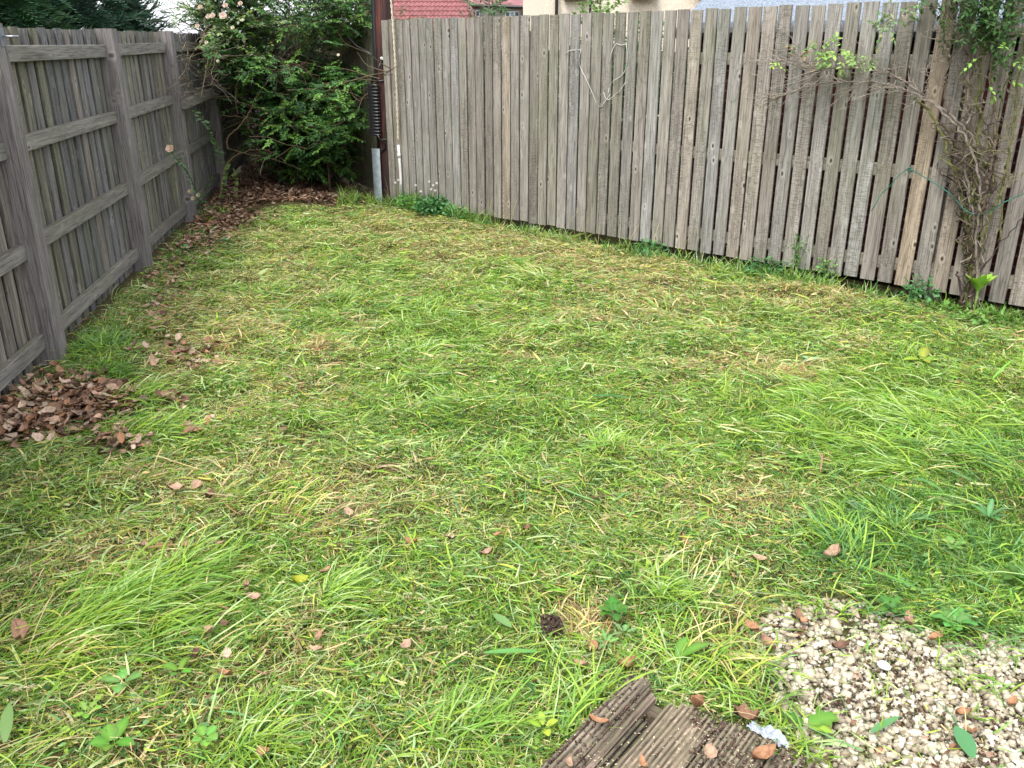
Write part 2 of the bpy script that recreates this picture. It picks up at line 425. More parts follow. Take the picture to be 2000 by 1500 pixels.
for a in (.0, 1.6, 3.2, 4.7):
    mb = MB(); mb.plank(BP + BD * a - BN * .09 - UP * .3, BD, BN, UP, .09, .09, 2.05, .005, 3, .001, (.6, .6, .55)); mb.build('post', M['fence_r'], bf)

# ------------------------------------------------------------------ left hand fence, seen from its rail side
lf = thing('post_and_rail_fence', 'dark grey fence with thick posts and rails facing the lawn along its left side', 'fence')
POSTS = [-4.0, -1.95, .06, 2.14, 4.08, 6.12, 8.15, 10.2]
for i, a in enumerate(POSTS):
    mb = MB(); tilt = (LD * random.uniform(-.006, .006) + UP).normalized()
    b = random.uniform(.92, 1.1)
    mb.plank(LP + LD * a - UP * .4, LD, LN, tilt, .125, .118, .4 + 1.722 + random.uniform(-.006, .01), .006, 8, .0018, (b, b * .97, b * .97))
    po = mb.build('post', M['post_l'], lf)
    if i == 2:
        zb = MB(); c = LP + LD * (a + .015) + UP * 1.62 + LN * .063
        zb.plank(c, LD, LN, UP, .05, .006, .085, .002, 1, 0, (.25, .28, .33)); zb.build('bracket', M['zinc'], po)
        zb = MB(); zb.tube([c + LD * .01 + UP * .045, c + LD * .01 + UP * .045 + LN * .045, c + LD * .02 + UP * .045 + LN * .07], .005, 6, (.2, .21, .23)); zb.build('bolt', M['zinc'], po)
for i in range(len(POSTS) - 1):
    a0, a1 = POSTS[i], POSTS[i + 1]
    mb = MB(); s = a0 + .02
    pitch = .143
    while s < a1 - .02:
        b = random.uniform(.75, 1.2); tint = random.choice([(1, 1, 1), (1.08, 1.0, .96), (.93, .96, 1.05), (1.06, 1.04, .9), (.85, .85, .88)])
        wd = .1; top = 1.712 + random.uniform(-.005, .005)
        mb.plank(LP + LD * (s + wd / 2) + UP * .02 - LN * .052, LD, LN, UP, wd, .017, top - .02, .003, 5, .0012, tuple(x * b for x in tint))
        b = random.uniform(.3, .5)  # recessed back boards tinted dark, painting in the shade of the gaps
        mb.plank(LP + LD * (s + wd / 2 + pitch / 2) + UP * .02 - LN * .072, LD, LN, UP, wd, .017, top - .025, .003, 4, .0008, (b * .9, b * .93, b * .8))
        s += pitch
    pn = mb.build('board_panel', M['fence_l'], lf)
    for zz in (1.58, 1.135, .63, .14):
        mb = MB(); b = random.uniform(.95, 1.15); drop = random.uniform(-.01, .01)
        d = (LD + UP * drop / 2).normalized()
        mb.plank(LP + LD * (a0 + .064) + UP * (zz - drop / 2) - LN * .022, UP, LN, d, .082, .04, a1 - a0 - .128, .003, 6, .001, (b, b, b * .95))
        mb.build('rail', M['post_l'], pn)
mb = MB(); mb.plank(LP + LD * 4.02 + UP * 1.095 + LN * .088, UP, LN, (LD + UP * .012).normalized(), .09, .05, 2.4, .006, 6, .002, (.95, .95, .85))
mb.build('extra_rail', M['post_l'], lf)
# stone edging beneath the left fence
mb = MB()
for a in np.arange(-2.9, .5, .62):
    mb.plank(LP + LD * a - UP * .055 - LN * .08, LN, UP, LD, .16, .09, .6, .012, 4, .003, (.26, .245, .22))
tag(mb.build('edging_stones', M['stone']), 'low grey concrete edging under the left fence beside the pile of dead leaves', 'edging')

# ------------------------------------------------------------------ utility pole and what is fixed to it
PB = Vector((-1.322, 9.50, 0))
t = NT('creosoted_pole'); L = t.attr('loc').outputs["Vector"]; g = t.n("TexCoord").outputs["Object"]
st = t.noise(t.mapv(g, (1, 1, .05)), 60, 4, .6); st2 = t.noise(t.mapv(g, (1, 1, .12)), 12, 3)
c = t.mix(t.ramp(st, [(.4, 0.0), (.62, 1.0)]), (.016, .009, .009), (.115, .032, .022))
c = t.mix(t.ramp(st2, [(.4, .75), (.6, 0.0)]), c, (.02, .012, .011)); t.bump(st, .5, .006)
M['pole'] = t.done(c, .62, .35)
pole = thing('utility_pole', 'dark red-brown creosoted utility pole standing at the back of the lawn', 'pole', loc=PB)
mb = MB(); mb.tube([PB + Vector((.012 * z, 0, z)) + Vector((0, 0, 0)) for z in (-.4, 0, .5, 1, 1.5, 2, 3, 5, 7.5)], [.122, .118, .113, .109, .106, .104, .1, .095, .088], 20); mb.build('pole_shaft', M['pole'], pole, True)
CL = Vector((-.62, -.78, 0)).normalized(); CS = Vector((.78, -.62, 0)).normalized()
mb = MB(); mb.tube([PB + CL * .098 + CS * -.035 + Vector((.012 * z, 0, z)) for z in (.55, 1.6, 3, 6.5)], [.026, .026, .025, .025], 8, (.018, .018, .02)); mb.build('cable_cover', M['black'], pole, True)
# galvanised channel guard at the foot
mb = MB(); gc = PB + CL * .15 + CS * -.035
n = 9; V = []; F = []
for z in (-.05, .585):
    for k in range(n):
        a = -1.2 + 2.4 * k / (n - 1); V.append(gc + CS * math.sin(a) * .064 + CL * (math.cos(a) * .045 - .02) + UP * z)
    for k in range(n):
        a = 1.2 - 2.4 * k / (n - 1); V.append(gc + CS * math.sin(a) * .060 + CL * (math.cos(a) * .041 - .02) + UP * z)
m_ = 2 * n
F = [(k, (k + 1) % m_, m_ + (k + 1) % m_, m_ + k) for k in range(m_)] + [tuple(range(m_, 2 * m_))]
mb.add(V, F, (.50, .57, .64)); mb.build('steel_guard', M['zinc'], pole)
# ribbed black cable joint box
zt, zb_ = atY(730, 163, 9.4).z, atY(730, 266, 9.4).z
bc = PB + Vector((-.105, -.07, 0)); bx_ = Vector((1, -.15, 0)).normalized(); by_ = Vector((-.15, -1, 0)).normalized()
mb = MB(); mb.box(bc + UP * (zt + zb_) / 2, bx_, by_, UP, .115, .06, zt - zb_, (.014, .014, .016))
nr = 16
for k in range(nr):
    z = zb_ + (k + .5) * (zt - zb_) / nr
    P = [bc + bx_ * math.cos(a) * .036 + by_ * (.03 + math.sin(a) * .03) + bx_ * .028 + UP * z for a in np.linspace(0, math.pi, 7)]
    mb.tube(P, .0095, 6, (.022, .022, .026))
    mb.box(bc - bx_ * .05 + by_ * .032 + UP * z, bx_, by_, UP, .03, .02, .018, (.01, .01, .012))
mb.build('joint_box', M['black'], pole)
for (p0, z) in ((157, 0), (272, 0)):
    mb = MB()
    zz = atY(755, p0, 9.4).z
    mb.tube([PB + Vector((math.cos(a), math.sin(a), 0)) * .117 + UP * (zz + .01 * math.cos(a)) for a in np.linspace(0, 2 * math.pi, 17)], .006, 5, (.02, .02, .02), False)
    mb.build('strap', M['black'], pole)
mb = MB()
mb.tube([atY(745, 118, 9.38), atY(741, 130, 9.36), atY(733, 142, 9.36), atY(728, 152, 9.4), atY(726, 166, 9.42)], .009, 6, (.015, .015, .017)); mb.build('cable', M['black'], pole, True); mb = MB()
mb.tube([atY(738, 264, 9.36), atY(742, 272, 9.36), atY(752, 280, 9.38), atY(752, 290, 9.38), atY(744, 298, 9.4)], .008, 6, (.015, .015, .017)); mb.build('cable', M['black'], pole, True); mb = MB()
mb.tube([atY(680, 72, 9.8), atY(696, 90, 9.75), atY(712, 98, 9.6), atY(728, 108, 9.5)], .009, 6, (.018, .018, .02))
mb.build('cable', M['black'], pole, True)
mb = MB(); mb.tube([atY(745, 114, 9.42), atY(747, 114, 9.36)], [.018, .014], 8, (.75, .74, .7)); mb.build('cable_clip', M['paint'], pole)
# pale conduit on the far side of the pole
mb = MB(); mb.tube([Vector((atY(724, 20, 10.5).x, 10.5, z)) for z in (.0, 1.0, 1.9, 2.4, 4.0)], .018, 8, (.34, .37, .38))
tag(mb.build('conduit', M['paint'], None, True), 'thin pale conduit standing behind the left side of the utility pole', 'conduit')
# twisted cream rope beside the pole and the white pipe below it
rp = [onfence(760, -60, .07), onfence(764, 0, .07), onfence(769, 70, .07), onfence(773, 140, .07), onfence(776, 210, .07), onfence(778, 272, .06)]
def smooth_path(P, n=8):
    out = []
    for i in range(len(P) - 1):
        p0, p1, p2, p3 = P[max(i - 1, 0)], P[i], P[i + 1], P[min(i + 2, len(P) - 1)]
        for k in range(n):
            t_ = k / n
            out.append(.5 * ((2 * p1) + (p2 - p0) * t_ + (2 * p0 - 5 * p1 + 4 * p2 - p3) * t_ ** 2 + (3 * p1 - p0 - 3 * p2 + p3) * t_ ** 3))
    out.append(P[-1]); return out
mb = MB(); q = smooth_path(rp, 34)
for ph in (0, math.pi):
    mb.tube([p + Vector((math.cos(i * .55 + ph), math.sin(i * .55 + ph), 0)) * .006 for i, p in enumerate(q)], .006, 5, (.52, .47, .36), False)
tag(mb.build('rope', M['paint'], None, True), 'twisted cream rope hanging against the fence boards right of the utility pole', 'rope')
mb = MB(); mb.tube([onfence(778, 283, .05), onfence(781, 320, .05), onfence(783, 352, .05), onfence(783, 400, .05)], .0145, 8, (.62, .62, .6)); 
mb.tube([onfence(779, 300, .05), onfence(779.6, 308, .05)], .019, 8, (.5, .5, .5))
tag(mb.build('plastic_pipe', M['paint'], None, True), 'short white plastic pipe standing against the fence just right of the pole foot', 'pipe')
# loose wire stuck to the boards
def wire(name, pts, r, col, lab, cat, off=.028, mat='paint'):
    mb = MB()
    for P in pts: mb.tube(smooth_path([onfence(x, y, off + .012 * math.sin(i * 2.1)) for i, (x, y) in enumerate(P)], 5), r, 5, col, True)
    return tag(mb.build(name, M[mat], None, True), lab, cat)
wire('thin_cable', [[(1104, 105), (1112, 99), (1125, 97.5), (1134, 98), (1131, 112), (1133, 130), (1145, 155), (1157, 182), (1166, 203), (1173, 208.5), (1180, 200), (1192, 184)],
                    [(1190, 122), (1194, 103), (1203, 86), (1212, 88), (1224, 86)], [(1223, 86), (1225, 110), (1222, 134), (1213, 148), (1198, 158), (1191, 168), (1188, 182)],
                    [(1222, 160), (1212, 175), (1200, 186), (1188, 195), (1182, 190), (1179, 180)]], .0026, (.50, .49, .46), 'thin pale cable looping across the fence boards above the middle of the lawn', 'cable')
wire('garden_twine', [[(1702, 412), (1712, 395), (1722, 378), (1738, 364), (1750, 348), (1764, 336), (1775, 330), (1792, 338), (1812, 350), (1832, 362), (1852, 376), (1868, 392), (1882, 408), (1898, 417), (1915, 419), (1935, 412), (1958, 397), (1980, 387), (2004, 377), (2050, 365)]],
     .0032, (.02, .12, .09), 'green twine strung along the right fence across the climber stems', 'twine', .17)
wire('garden_twine', [[(1771, 332), (1776, 328), (1782, 333), (1776, 336), (1772, 331)]], .004, (.02, .12, .09), 'small green knot of twine at the peak of the string on the fence', 'twine knot', .17)

# ------------------------------------------------------------------ neighbours beyond the right fence
def quad_obj(mb, P, col=(1, 1, 1), loc=None): mb.add(P, [tuple(range(len(P)))], col, loc)
t = NT('render_cream'); g = t.n("NewGeometry").outputs["Position"]; nz = t.noise(g, 26, 5, .7)
t.bump(nz, .6, .02); M['cream'] = t.done(t.mix(t.ramp(nz, [(.35, 0.0), (.65, 1.0)]), (.50, .43, .34), (.66, .59, .49)), .9, .1)
t = NT('render_grey'); g = t.n("NewGeometry").outputs["Position"]; nz = t.noise(g, 9, 4, .7)
M['greywall'] = t.done(t.mix(nz, (.22, .21, .20), (.38, .36, .34)), .9, .1)
t = NT('mineral_felt'); g = t.n("NewGeometry").outputs["Position"]; nz = t.noise(g, 55, 3, .7); n2 = t.noise(g, 2, 3)
c = t.mix(t.ramp(nz, [(.4, 0.0), (.62, 1.0)]), (.10, .125, .165), (.21, .24, .285)); c = t.mix(t.ramp(n2, [(.4, 0.0), (.7, .3)]), c, (.16, .185, .20)); t.bump(nz, .4, .01)
M['felt'] = t.done(c, .85, .2)
def brick(name, c1, c2, mort):
    t = NT(name); b = t.n("TexBrick"); t.l(t.attr('loc').outputs["Vector"], b.inputs["Vector"])
    b.inputs["Color1"].default_value = (*c1, 1); b.inputs["Color2"].default_value = (*c2, 1); b.inputs["Mortar"].default_value = (*mort, 1)
    b.inputs["Scale"].default_value = 1; b.inputs["Brick Width"].default_value = .225; b.inputs["Row Height"].default_value = .075; b.inputs["Mortar Size"].default_value = .008
    nz = t.noise(t.n("NewGeometry").outputs["Position"], 30, 4)
    return t.done(t.mix(t.ramp(nz, [(.3, .4), (.6, 0.0)]), b.outputs[0], tuple(x * .5 for x in c1)), .9, .1)
M['brick_dark'] = brick('maroon_brick', (.05, .014, .014), (.075, .022, .02), (.09, .075, .07))
M['brick_red'] = brick('red_brick', (.20, .05, .03), (.26, .075, .045), (.25, .21, .18))
def wallbox(mb, A, B, z0, z1, th, col=(1, 1, 1)):
    A = Vector(A); B = Vector(B); d = (B - A); Ln = d.length; d.normalize(); n_ = Vector((-d.y, d.x, 0))
    V = []; L = []
    for (u, v) in ((0, 0), (Ln, 0), (Ln, th), (0, th)):
        for z in (z0, z1): V.append(A + d * u + n_ * v + UP * z); L.append((u + v, z, 0))
    mb.add(V, [(0, 2, 3, 1), (2, 4, 5, 3), (4, 6, 7, 5), (6, 0, 1, 7), (1, 3, 5, 7), (0, 6, 4, 2)], col, L)
# outbuilding close behind the fence
ob = thing('outbuilding', 'maroon brick outbuilding with blue-grey felt roof close behind the right part of the fence', 'outbuilding')
mb = MB(); oa, oe = FP + FD * 3.05 - FN * .42, FP + FD * 8.8 - FN * .42
wallbox(mb, oa, oe, 0, 1.74, .22); wallbox(mb, oa - FN * .22, oa - FN * 5.2 , 0, 1.74, -.22)
wallbox(mb, oe - FN * .22, oe - FN * 5.2, 0, 1.74, .22); wallbox(mb, oa - FN * 5.2, oe - FN * 5.2, 0, 1.74, .22)
mb.build('wall', M['brick_dark'], ob)
mb = MB(); e0, e1 = oa + FN * .12 - FD * .12 + UP * 1.775, oe + FN * .12 + FD * .15 + UP * 1.775
r0, r1 = e0 - FN * 2.85 + UP * 1.55, e1 - FN * 2.85 + UP * 1.55; b0, b1 = e0 - FN * 5.7, e1 - FN * 5.7
dn = UP * -.05
for (p, q_, r_, s_) in ((e0, e1, r1, r0), (r0, r1, b1, b0)):
    mb.add([p, q_, r_, s_, p + dn, q_ + dn, r_ + dn, s_ + dn], [(0, 1, 2, 3), (7, 6, 5, 4), (0, 4, 5, 1), (1, 5, 6, 2), (2, 6, 7, 3), (3, 7, 4, 0)])
rf = mb.build('roof', M['felt'], ob)
mb = MB(); mb.tube([e0 + UP * -.075 + FN * .03, e1 + UP * -.075 + FN * .03], .045, 8, (.03, .03, .033)); mb.build('gutter', M['black'], ob)
mb = MB()
for (a, r_, b) in ((oa - FN * 0, r0, 1), (oe, r1, 1)):
    A_ = a + UP * 1.74 + FD * (.05 if a is oa else -.05); B_ = A_ - FN * 5.2; T_ = A_ - FN * 2.75 + UP * 1.42
    mb.add([A_, B_, T_], [(0, 1, 2)], (1, 1, 1), [(0, 1.74, 0), (5.2, 1.74, 0), (2.7, 3.1, 0)])
mb.build('gable', M['brick_dark'], ob)
# low red brick garden wall further along
mb = MB(); wallbox(mb, FP + FD * 2.45 - FN * 1.2, FP + FD * 3.2 - FN * 1.2, 0, 1.3, .22)
tag(mb.build('garden_wall', M['brick_red']), 'low red brick garden wall glimpsed through the gaps in the middle of the fence', 'wall')
# cream house
ch = thing('rendered_house', 'cream rendered house with a black downpipe rising above the middle of the fence', 'house')
Yc = 19.0; cl = atY(1063, 30, Yc).x; cr = atY(1500, 30, Yc).x + 1.5
mb = MB(); wallbox(mb, (cl, Yc, 0), (cr, Yc + .3, 0), 0, 5.6, 7); mb.build('wall', M['cream'], ch)
mb = MB(); x0, x1 = cl - .4, cr + .4
for (ya, za, yb, zb) in ((Yc - .35, 5.45, Yc + 3.6, 8.0), (Yc + 7.5, 5.45, Yc + 3.6, 8.0)):
    mb.add([(x0, ya, za), (x1, ya, za), (x1, yb, zb), (x0, yb, zb), (x0, ya, za - .12), (x1, ya, za - .12), (x1, yb, zb - .12), (x0, yb, zb - .12)],
           [(0, 1, 2, 3), (7, 6, 5, 4), (0, 4, 5, 1), (1, 5, 6, 2), (2, 6, 7, 3), (3, 7, 4, 0)], (.13, .06, .055))
mb.build('roof', M['paint'], ch)
for px_ in (1087, 1153):
    mb = MB(); X_ = atY(px_, 20, Yc - .08).x; r_ = .033 if px_ < 1100 else .025
    mb.tube([(X_, Yc - .07, 0), (X_, Yc - .07, 5.4)], r_, 8, (.02, .02, .022)); mb.build('downpipe', M['black'], ch, True)
for (xa, xb) in ((1107, 1142), (1230, 1280), (1360, 1400)):
    a_, b_ = atY(xa, 0, Yc - .02).x, atY(xb, 0, Yc - .02).x; zs = atY(1100, -1, Yc).z
    mb = MB(); mb.box(Vector(((a_ + b_) / 2, Yc - .02, zs + .55)), Vector((1, 0, 0)), Vector((0, 1, 0)), UP, b_ - a_, .06, 1.0, (.75, .75, .73)); fr = mb.build('window', M['paint'], ch)
    mb = MB(); mb.box(Vector(((a_ + b_) / 2, Yc - .055, zs + .55)), Vector((1, 0, 0)), Vector((0, 1, 0)), UP, b_ - a_ - .12, .03, .88, (.05, .06, .07)); mb.build('pane', M['black'], fr)
    mb = MB(); mb.box(Vector(((a_ + b_) / 2, Yc - .06, zs + .02)), Vector((1, 0, 0)), Vector((0, 1, 0)), UP, b_ - a_ + .12, .14, .06, (.16, .12, .1)); mb.build('sill', M['paint'], fr)
# far terrace with maroon roof
tr = thing('terraced_house', 'distant grey house with maroon roof and white windows left of the cream house', 'house')
Yt = 55.0
def pt(px_, py_, Y_=Yt): return atY(px_, py_, Y_)
xa, xb = pt(860, 20).x, pt(1120, 20).x; ze0, ze1 = pt(925, 15).z, pt(1065, 19).z
mb = MB(); wallbox(mb, (xa, Yt, 0), (xb, Yt, 0), 0, ze1 + .05, 8); mb.build('wall', M['greywall'], tr)
t = NT('old_roof_tiles'); g = t.n("NewGeometry").outputs["Position"]; nz = t.noise(t.mapv(g, (.35, 1, 3)), 3.2, 4, .7)
M['roof_m'] = t.done(t.mix(t.ramp(nz, [(.35, 0.0), (.65, 1.0)]), (.14, .06, .065), (.26, .13, .135)), .85, .2)
mb = MB(); za_, zb_2 = ze0 + .25, ze1 + .12
mb.add([(xa, Yt - .5, za_), (xb, Yt - .5, zb_2), (xb, Yt + 4, zb_2 + 3), (xa, Yt + 4, za_ + 3), (xa, Yt + 8.5, za_), (xb, Yt + 8.5, zb_2)], [(0, 1, 2, 3), (3, 2, 5, 4), (0, 3, 4), (1, 5, 2)])
mb.build('roof', M['roof_m'], tr)
mb = MB(); mb.tube([(xa, Yt - .55, za_ - .08), (xb, Yt - .55, zb_2 - .08)], .075, 6, (.02, .02, .022)); mb.build('gutter', M['black'], tr)
for (a, b, c_, d_) in ((929, 937, 20, 33), (987, 1014, 22, 33), (1036, 1050, 24.5, 33)):
    p_, q_ = pt(a, c_), pt(b, d_); ctr = (p_ + q_) / 2; ctr.y = Yt - .03
    mb = MB(); mb.box(ctr, Vector((1, 0, 0)), Vector((0, 1, 0)), UP, abs(q_.x - p_.x), .08, abs(p_.z - q_.z), (.8, .82, .84)); fr = mb.build('window', M['paint'], tr)
    n_ = 3 if b - a > 20 else 1; wv = abs(q_.x - p_.x) / n_
    for k in range(n_):
        mb = MB(); mb.box(ctr + Vector(((k - (n_ - 1) / 2) * wv, -.05, 0)), Vector((1, 0, 0)), Vector((0, 1, 0)), UP, wv * .72, .04, abs(p_.z - q_.z) * .7, (.25, .33, .45) if k == 1 else (.05, .06, .08)); mb.build('pane', M['black'], fr)
for px_ in (1021, 1061):
    mb = MB(); x_ = pt(px_, 22).x; mb.tube([(x_ + .05, Yt - .5, zb_2 - .15), (x_ - .12, Yt - .1, zb_2 - .6), (x_ - .12, Yt - .1, 0)], .06, 6, (.02, .02, .02)); mb.build('downpipe', M['black'], tr)
# red tiled roof, each tile course modelled as a wavy step
rh = thing('tiled_house', 'single storey building with a bright red clay tiled roof beside the utility pole', 'house')
Yr = 34.0
eL, eR = atY(690, 60, Yr), atY(937, 60, Yr); rl = atY(890, -40, Yr + 4.2); zE = eL.z
mb = MB(); wallbox(mb, (eL.x + .3, Yr + .4, 0), (eR.x - .3, Yr + .4, 0), 0, zE, 7); mb.build('wall', M['brick_red'], rh)
t = NT('red_clay_tile'); g = t.n("NewGeometry").outputs["Position"]; nz = t.noise(g, 6, 4, .7)
c = t.mix(t.ramp(nz, [(.35, 0.0), (.65, 1.0)]), (.13, .045, .045), (.22, .085, .085)); M['tile'] = t.done(t.mix(1.0, c, t.attr('Col').outputs["Color"], 'MULTIPLY'), .7, .3)
mb = MB(); nc, ht_, run = 22, 3.6, 4.6
hipx = eR.x - 2.1
for r_i in range(nc):
    t0, t1 = r_i / nc, (r_i + 1) / nc + .012
    xr0, xr1 = eR.x + (hipx - eR.x) * t0, eR.x + (hipx - eR.x) * t1
    nxw = 150; V = []; F = []
    for j in range(nxw + 1):
        u = j / nxw; x = eL.x + (xr0 - eL.x) * u; ph = x * 2 * math.pi / .155
        wv = .018 * math.sin(ph)
        V.append((x, Yr + run * t0, zE + ht_ * t0 + .05 + wv)); V.append((min(x, xr1), Yr + run * t1, zE + ht_ * t1 + .0 + wv)); V.append((x, Yr + run * t0 + .02, zE + ht_ * t0 - .03))
    for j in range(nxw):
        a = j * 3; F += [(a, a + 3, a + 4, a + 1), (a + 2, a + 5, a + 3, a)]
    mb.add(V, F, (random.uniform(.9, 1.1),) * 3)
mb.add([(eR.x, Yr, zE), (eR.x - 0, Yr + 9.2, zE), (hipx, Yr + run, zE + ht_)], [(0, 1, 2)]); mb.add([(eL.x, Yr + 9.2, zE), (eR.x, Yr + 9.2, zE), (hipx, Yr + run, zE + ht_), (eL.x, Yr + run, zE + ht_)], [(0, 1, 2, 3)])
mb.build('roof', M['tile'], rh)

# ------------------------------------------------------------------ lawn
def lawn_ok(x, y):
    dl = (x - LP.x) * LN.x + (y - LP.y) * LN.y; dr = (x - FP.x) * FN.x + (y - FP.y) * FN.y
    return dl, dr
def sample(n, ylo=1.15, yhi=10.2):
    x = rng.uniform(-3.6, 4.4, n); y = rng.uniform(ylo, yhi, n)
    dl, dr = lawn_ok(x, y); px, py = proj(x, y)
    k = (dl > .05) & (dr > .07) & (np.abs(x) < .62 * y + .95) & ~inpoly(x, y, DECK)
    x, y, px, py, dl, dr = [a[k] for a in (x, y, px, py, dl, dr)]
    gr = inpoly(x + .22 * (fbm(x * 8, y * 8, 5) - .5), y + .22 * (fbm(x * 8, y * 8, 6) - .5), GRAVEL)
    lit = np.clip(blobs(px, py, LITTER) + .35 * (fbm(x * 7, y * 7, 21, 2) - .5), 0, 1)
    keep = (rng.random(len(x)) > np.where(gr, .955, 0)) & (rng.random(len(x)) > lit * 1.05) & ~((py < 408) & (px < 745))
    # bare dark line under the right fence further along
    keep &= ~((dr < .10 + .07 * (px > 1200)) & (px > 960) & (rng.random(len(x)) < .93))
    return [a[keep] for a in (x, y, px, py, dl, dr)]
def zones(x, y, px, py):
    f = fbm(x * 1.7, y * 1.7, 31, 3); f2 = fbm(x * 5, y * 5, 41, 2)
    st = 1.4 * blobs(px, py, STRAW) + 1.5 * (f - .5) + 1.1 * (f2 - .5) + .06 + .20 * np.clip((760 - py) / 250, 0, 1) * (px < 1700)
    gn = blobs(px, py, GREEN) + .9 * (fbm(x * 2.1, y * 2.1, 51, 2) - .5)
    dk = blobs(px, py, DARKG) + .25 * (f2 - .5)
    return np.clip(st - gn * .7, 0, 1), np.clip(gn, 0, 1), np.clip(dk, 0, 1)
PAL = dict(lime=(.265, .385, .052), green=(.145, .28, .04), deep=(.05, .135, .028), blue=(.13, .26, .09), pale=(.37, .47, .20), yel=(.43, .42, .10), straw=(.54, .44, .23), brown=(.26, .165, .09), rust=(.35, .20, .10))
PALA = np.array(list(PAL.values())); PK = list(PAL)
def pick_cols(st, gn, dk, kind):
    n = len(st); Wt = np.zeros((n, len(PK)))
    def s_(k, v): Wt[:, PK.index(k)] = v
    if kind == 'lie':
        s_('lime', 1.0 + gn * 2 - st * .7); s_('green', 1.1 + gn * 2.0 - st * .6 + dk); s_('deep', .22 + dk * 2.5); s_('blue', .22 + dk * 1.5)
        s_('pale', 1.0 + st * .8 - gn * .3); s_('yel', .32 + st * 1.1); s_('straw', .40 + st * 2.2 - gn * .3); s_('brown', .06 + st * 1.0); s_('rust', .05 + st * .5)
    else:
        s_('lime', .6 + gn * 1.2); s_('green', 1.4 + gn * 1.5); s_('deep', .9 + dk * 3); s_('blue', .15 + dk); s_('pale', .15); s_('yel', .15 + st * .7)
        s_('straw', .15 + st * 1.0); s_('brown', .35 + st * 3.2); s_('rust', .12 + st * 1.3)
    Wt = np.clip(Wt, .01, None); Wt /= Wt.sum(1, keepdims=True)
    idx = (rng.random((n, 1)) > np.cumsum(Wt, 1)).sum(1).clip(0, len(PK) - 1)
    c = PALA[idx] * (1 + rng.normal(0, .16, (n, 1))) * (1 + rng.normal(0, .06, (n, 3)))
    return np.clip(c, .01, .8)
def flow(x, y):
    return 2 * math.pi * (fbm(x * 1.3, y * 1.3, 61, 2) * 2.2 + .35 * vn(x * 4, y * 4, 71))
parts = []
# short stubble standing in the mat
x, y, px, py, dl, dr = sample(1500000)
dist = np.sqrt(x * x + y * y + CAM_H ** 2); k = rng.random(len(x)) < np.interp(dist, [2, 3.5, 6, 10], [.80, .60, .34, .22])
x, y, px, py, dist = [a[k] for a in (x, y, px, py, dist)]; n = len(x); print('stubble', n)
st, gn, dk = zones(x, y, px, py)
L = rng.uniform(.018, .05, n) * (1 + .5 * gn + .4 * dk); W = rng.uniform(.0014, .0032, n) * np.interp(dist, [2, 9], [.9, 2.2])
c = pick_cols(st, gn, dk, 'up') * .8  # stubble darkened: shade between the blades put into its colour
parts.append(blades(np.stack([x, y, ground_z(x, y) - .004], 1), rng.uniform(0, 6.28, n), L, W, rng.uniform(.5, 1.5, n), rng.uniform(-.3, 1.2, n), rng.normal(0, .4, n), rng.uniform(-1.5, 1.5, n), 2, c, np.clip(c * 1.15, 0, .8)))
# cut blades lying about
x, y, px, py, dl, dr = sample(1500000)
dist = np.sqrt(x * x + y * y + CAM_H ** 2); k = rng.random(len(x)) < np.interp(dist, [2, 3.5, 6, 10], [.66, .56, .36, .26])
k &= rng.random(len(x)) < -.05 + 1.7 * fbm(x * 7, y * 7, 91, 3)
x, y, px, py, dist = [a[k] for a in (x, y, px, py, dist)]; n = len(x); print('lying', n)
st, gn, dk = zones(x, y, px, py)
L = rng.gamma(2.6, .019, n).clip(.015, .17) * (1 + .5 * gn); W = rng.gamma(5, .00058, n).clip(.0013, .0062) * np.interp(dist, [2, 9], [1.25, 2.3])
hd = flow(x, y) + rng.normal(0, 1, n) * (1.1 - .6 * gn) + math.pi * (rng.random(n) < .5)
p0 = rng.normal(.12, .22, n); p1 = rng.normal(-.10, .25, n)
z = ground_z(x, y) + np.abs(rng.normal(.012, .012, n)) + .02 * np.clip(fbm(x * 5, y * 5, 101, 2) - .4, 0, 1)
c = pick_cols(st, gn, dk, 'lie')
far = dist > 4.2
for m_, K_ in ((~far, 4), (far, 3)):
    parts.append(blades(np.stack([x, y, z], 1)[m_], hd[m_], L[m_], W[m_], p0[m_], p1[m_], rng.normal(0, .5, m_.sum()), rng.normal(0, .8, m_.sum()), K_, c[m_], np.clip(c[m_] * rng.uniform(.8, 1.25, (m_.sum(), 1)), 0, .85)))
# fine chopped clippings matted over everything
x, y, px, py, dl, dr = sample(1500000)
dist = np.sqrt(x * x + y * y + CAM_H ** 2); k = rng.random(len(x)) < np.interp(dist, [2, 3.5, 6, 10], [.55, .45, .3, .22]) * (.35 + 1.1 * fbm(x * 9, y * 9, 131, 2))
x, y, px, py, dist = [a[k] for a in (x, y, px, py, dist)]; n = len(x); print('chaff', n)
st, gn, dk = zones(x, y, px, py)
L = rng.gamma(3, .007, n).clip(.006, .05); W = rng.uniform(.0014, .0036, n) * np.interp(dist, [2, 9], [1.0, 2.1])
c = pick_cols(np.clip(st + .18, 0, 1), gn * .8, dk * .6, 'lie')
parts.append(blades(np.stack([x, y, ground_z(x, y) + np.abs(rng.normal(.014, .012, n)) + .02 * np.clip(fbm(x * 5, y * 5, 101, 2) - .4, 0, 1)], 1), rng.uniform(0, 6.28, n), L, W, rng.normal(.1, .25, n), rng.normal(-.1, .3, n), rng.normal(0, .5, n), rng.normal(0, .6, n), 2, c))
V, Q, C = join(parts); tag(np_obj('lawn_grass', V, Q, C, M['grass']), 'mown lawn of short green and straw coloured grass covered in loose clippings', 'grass', kind='stuff')
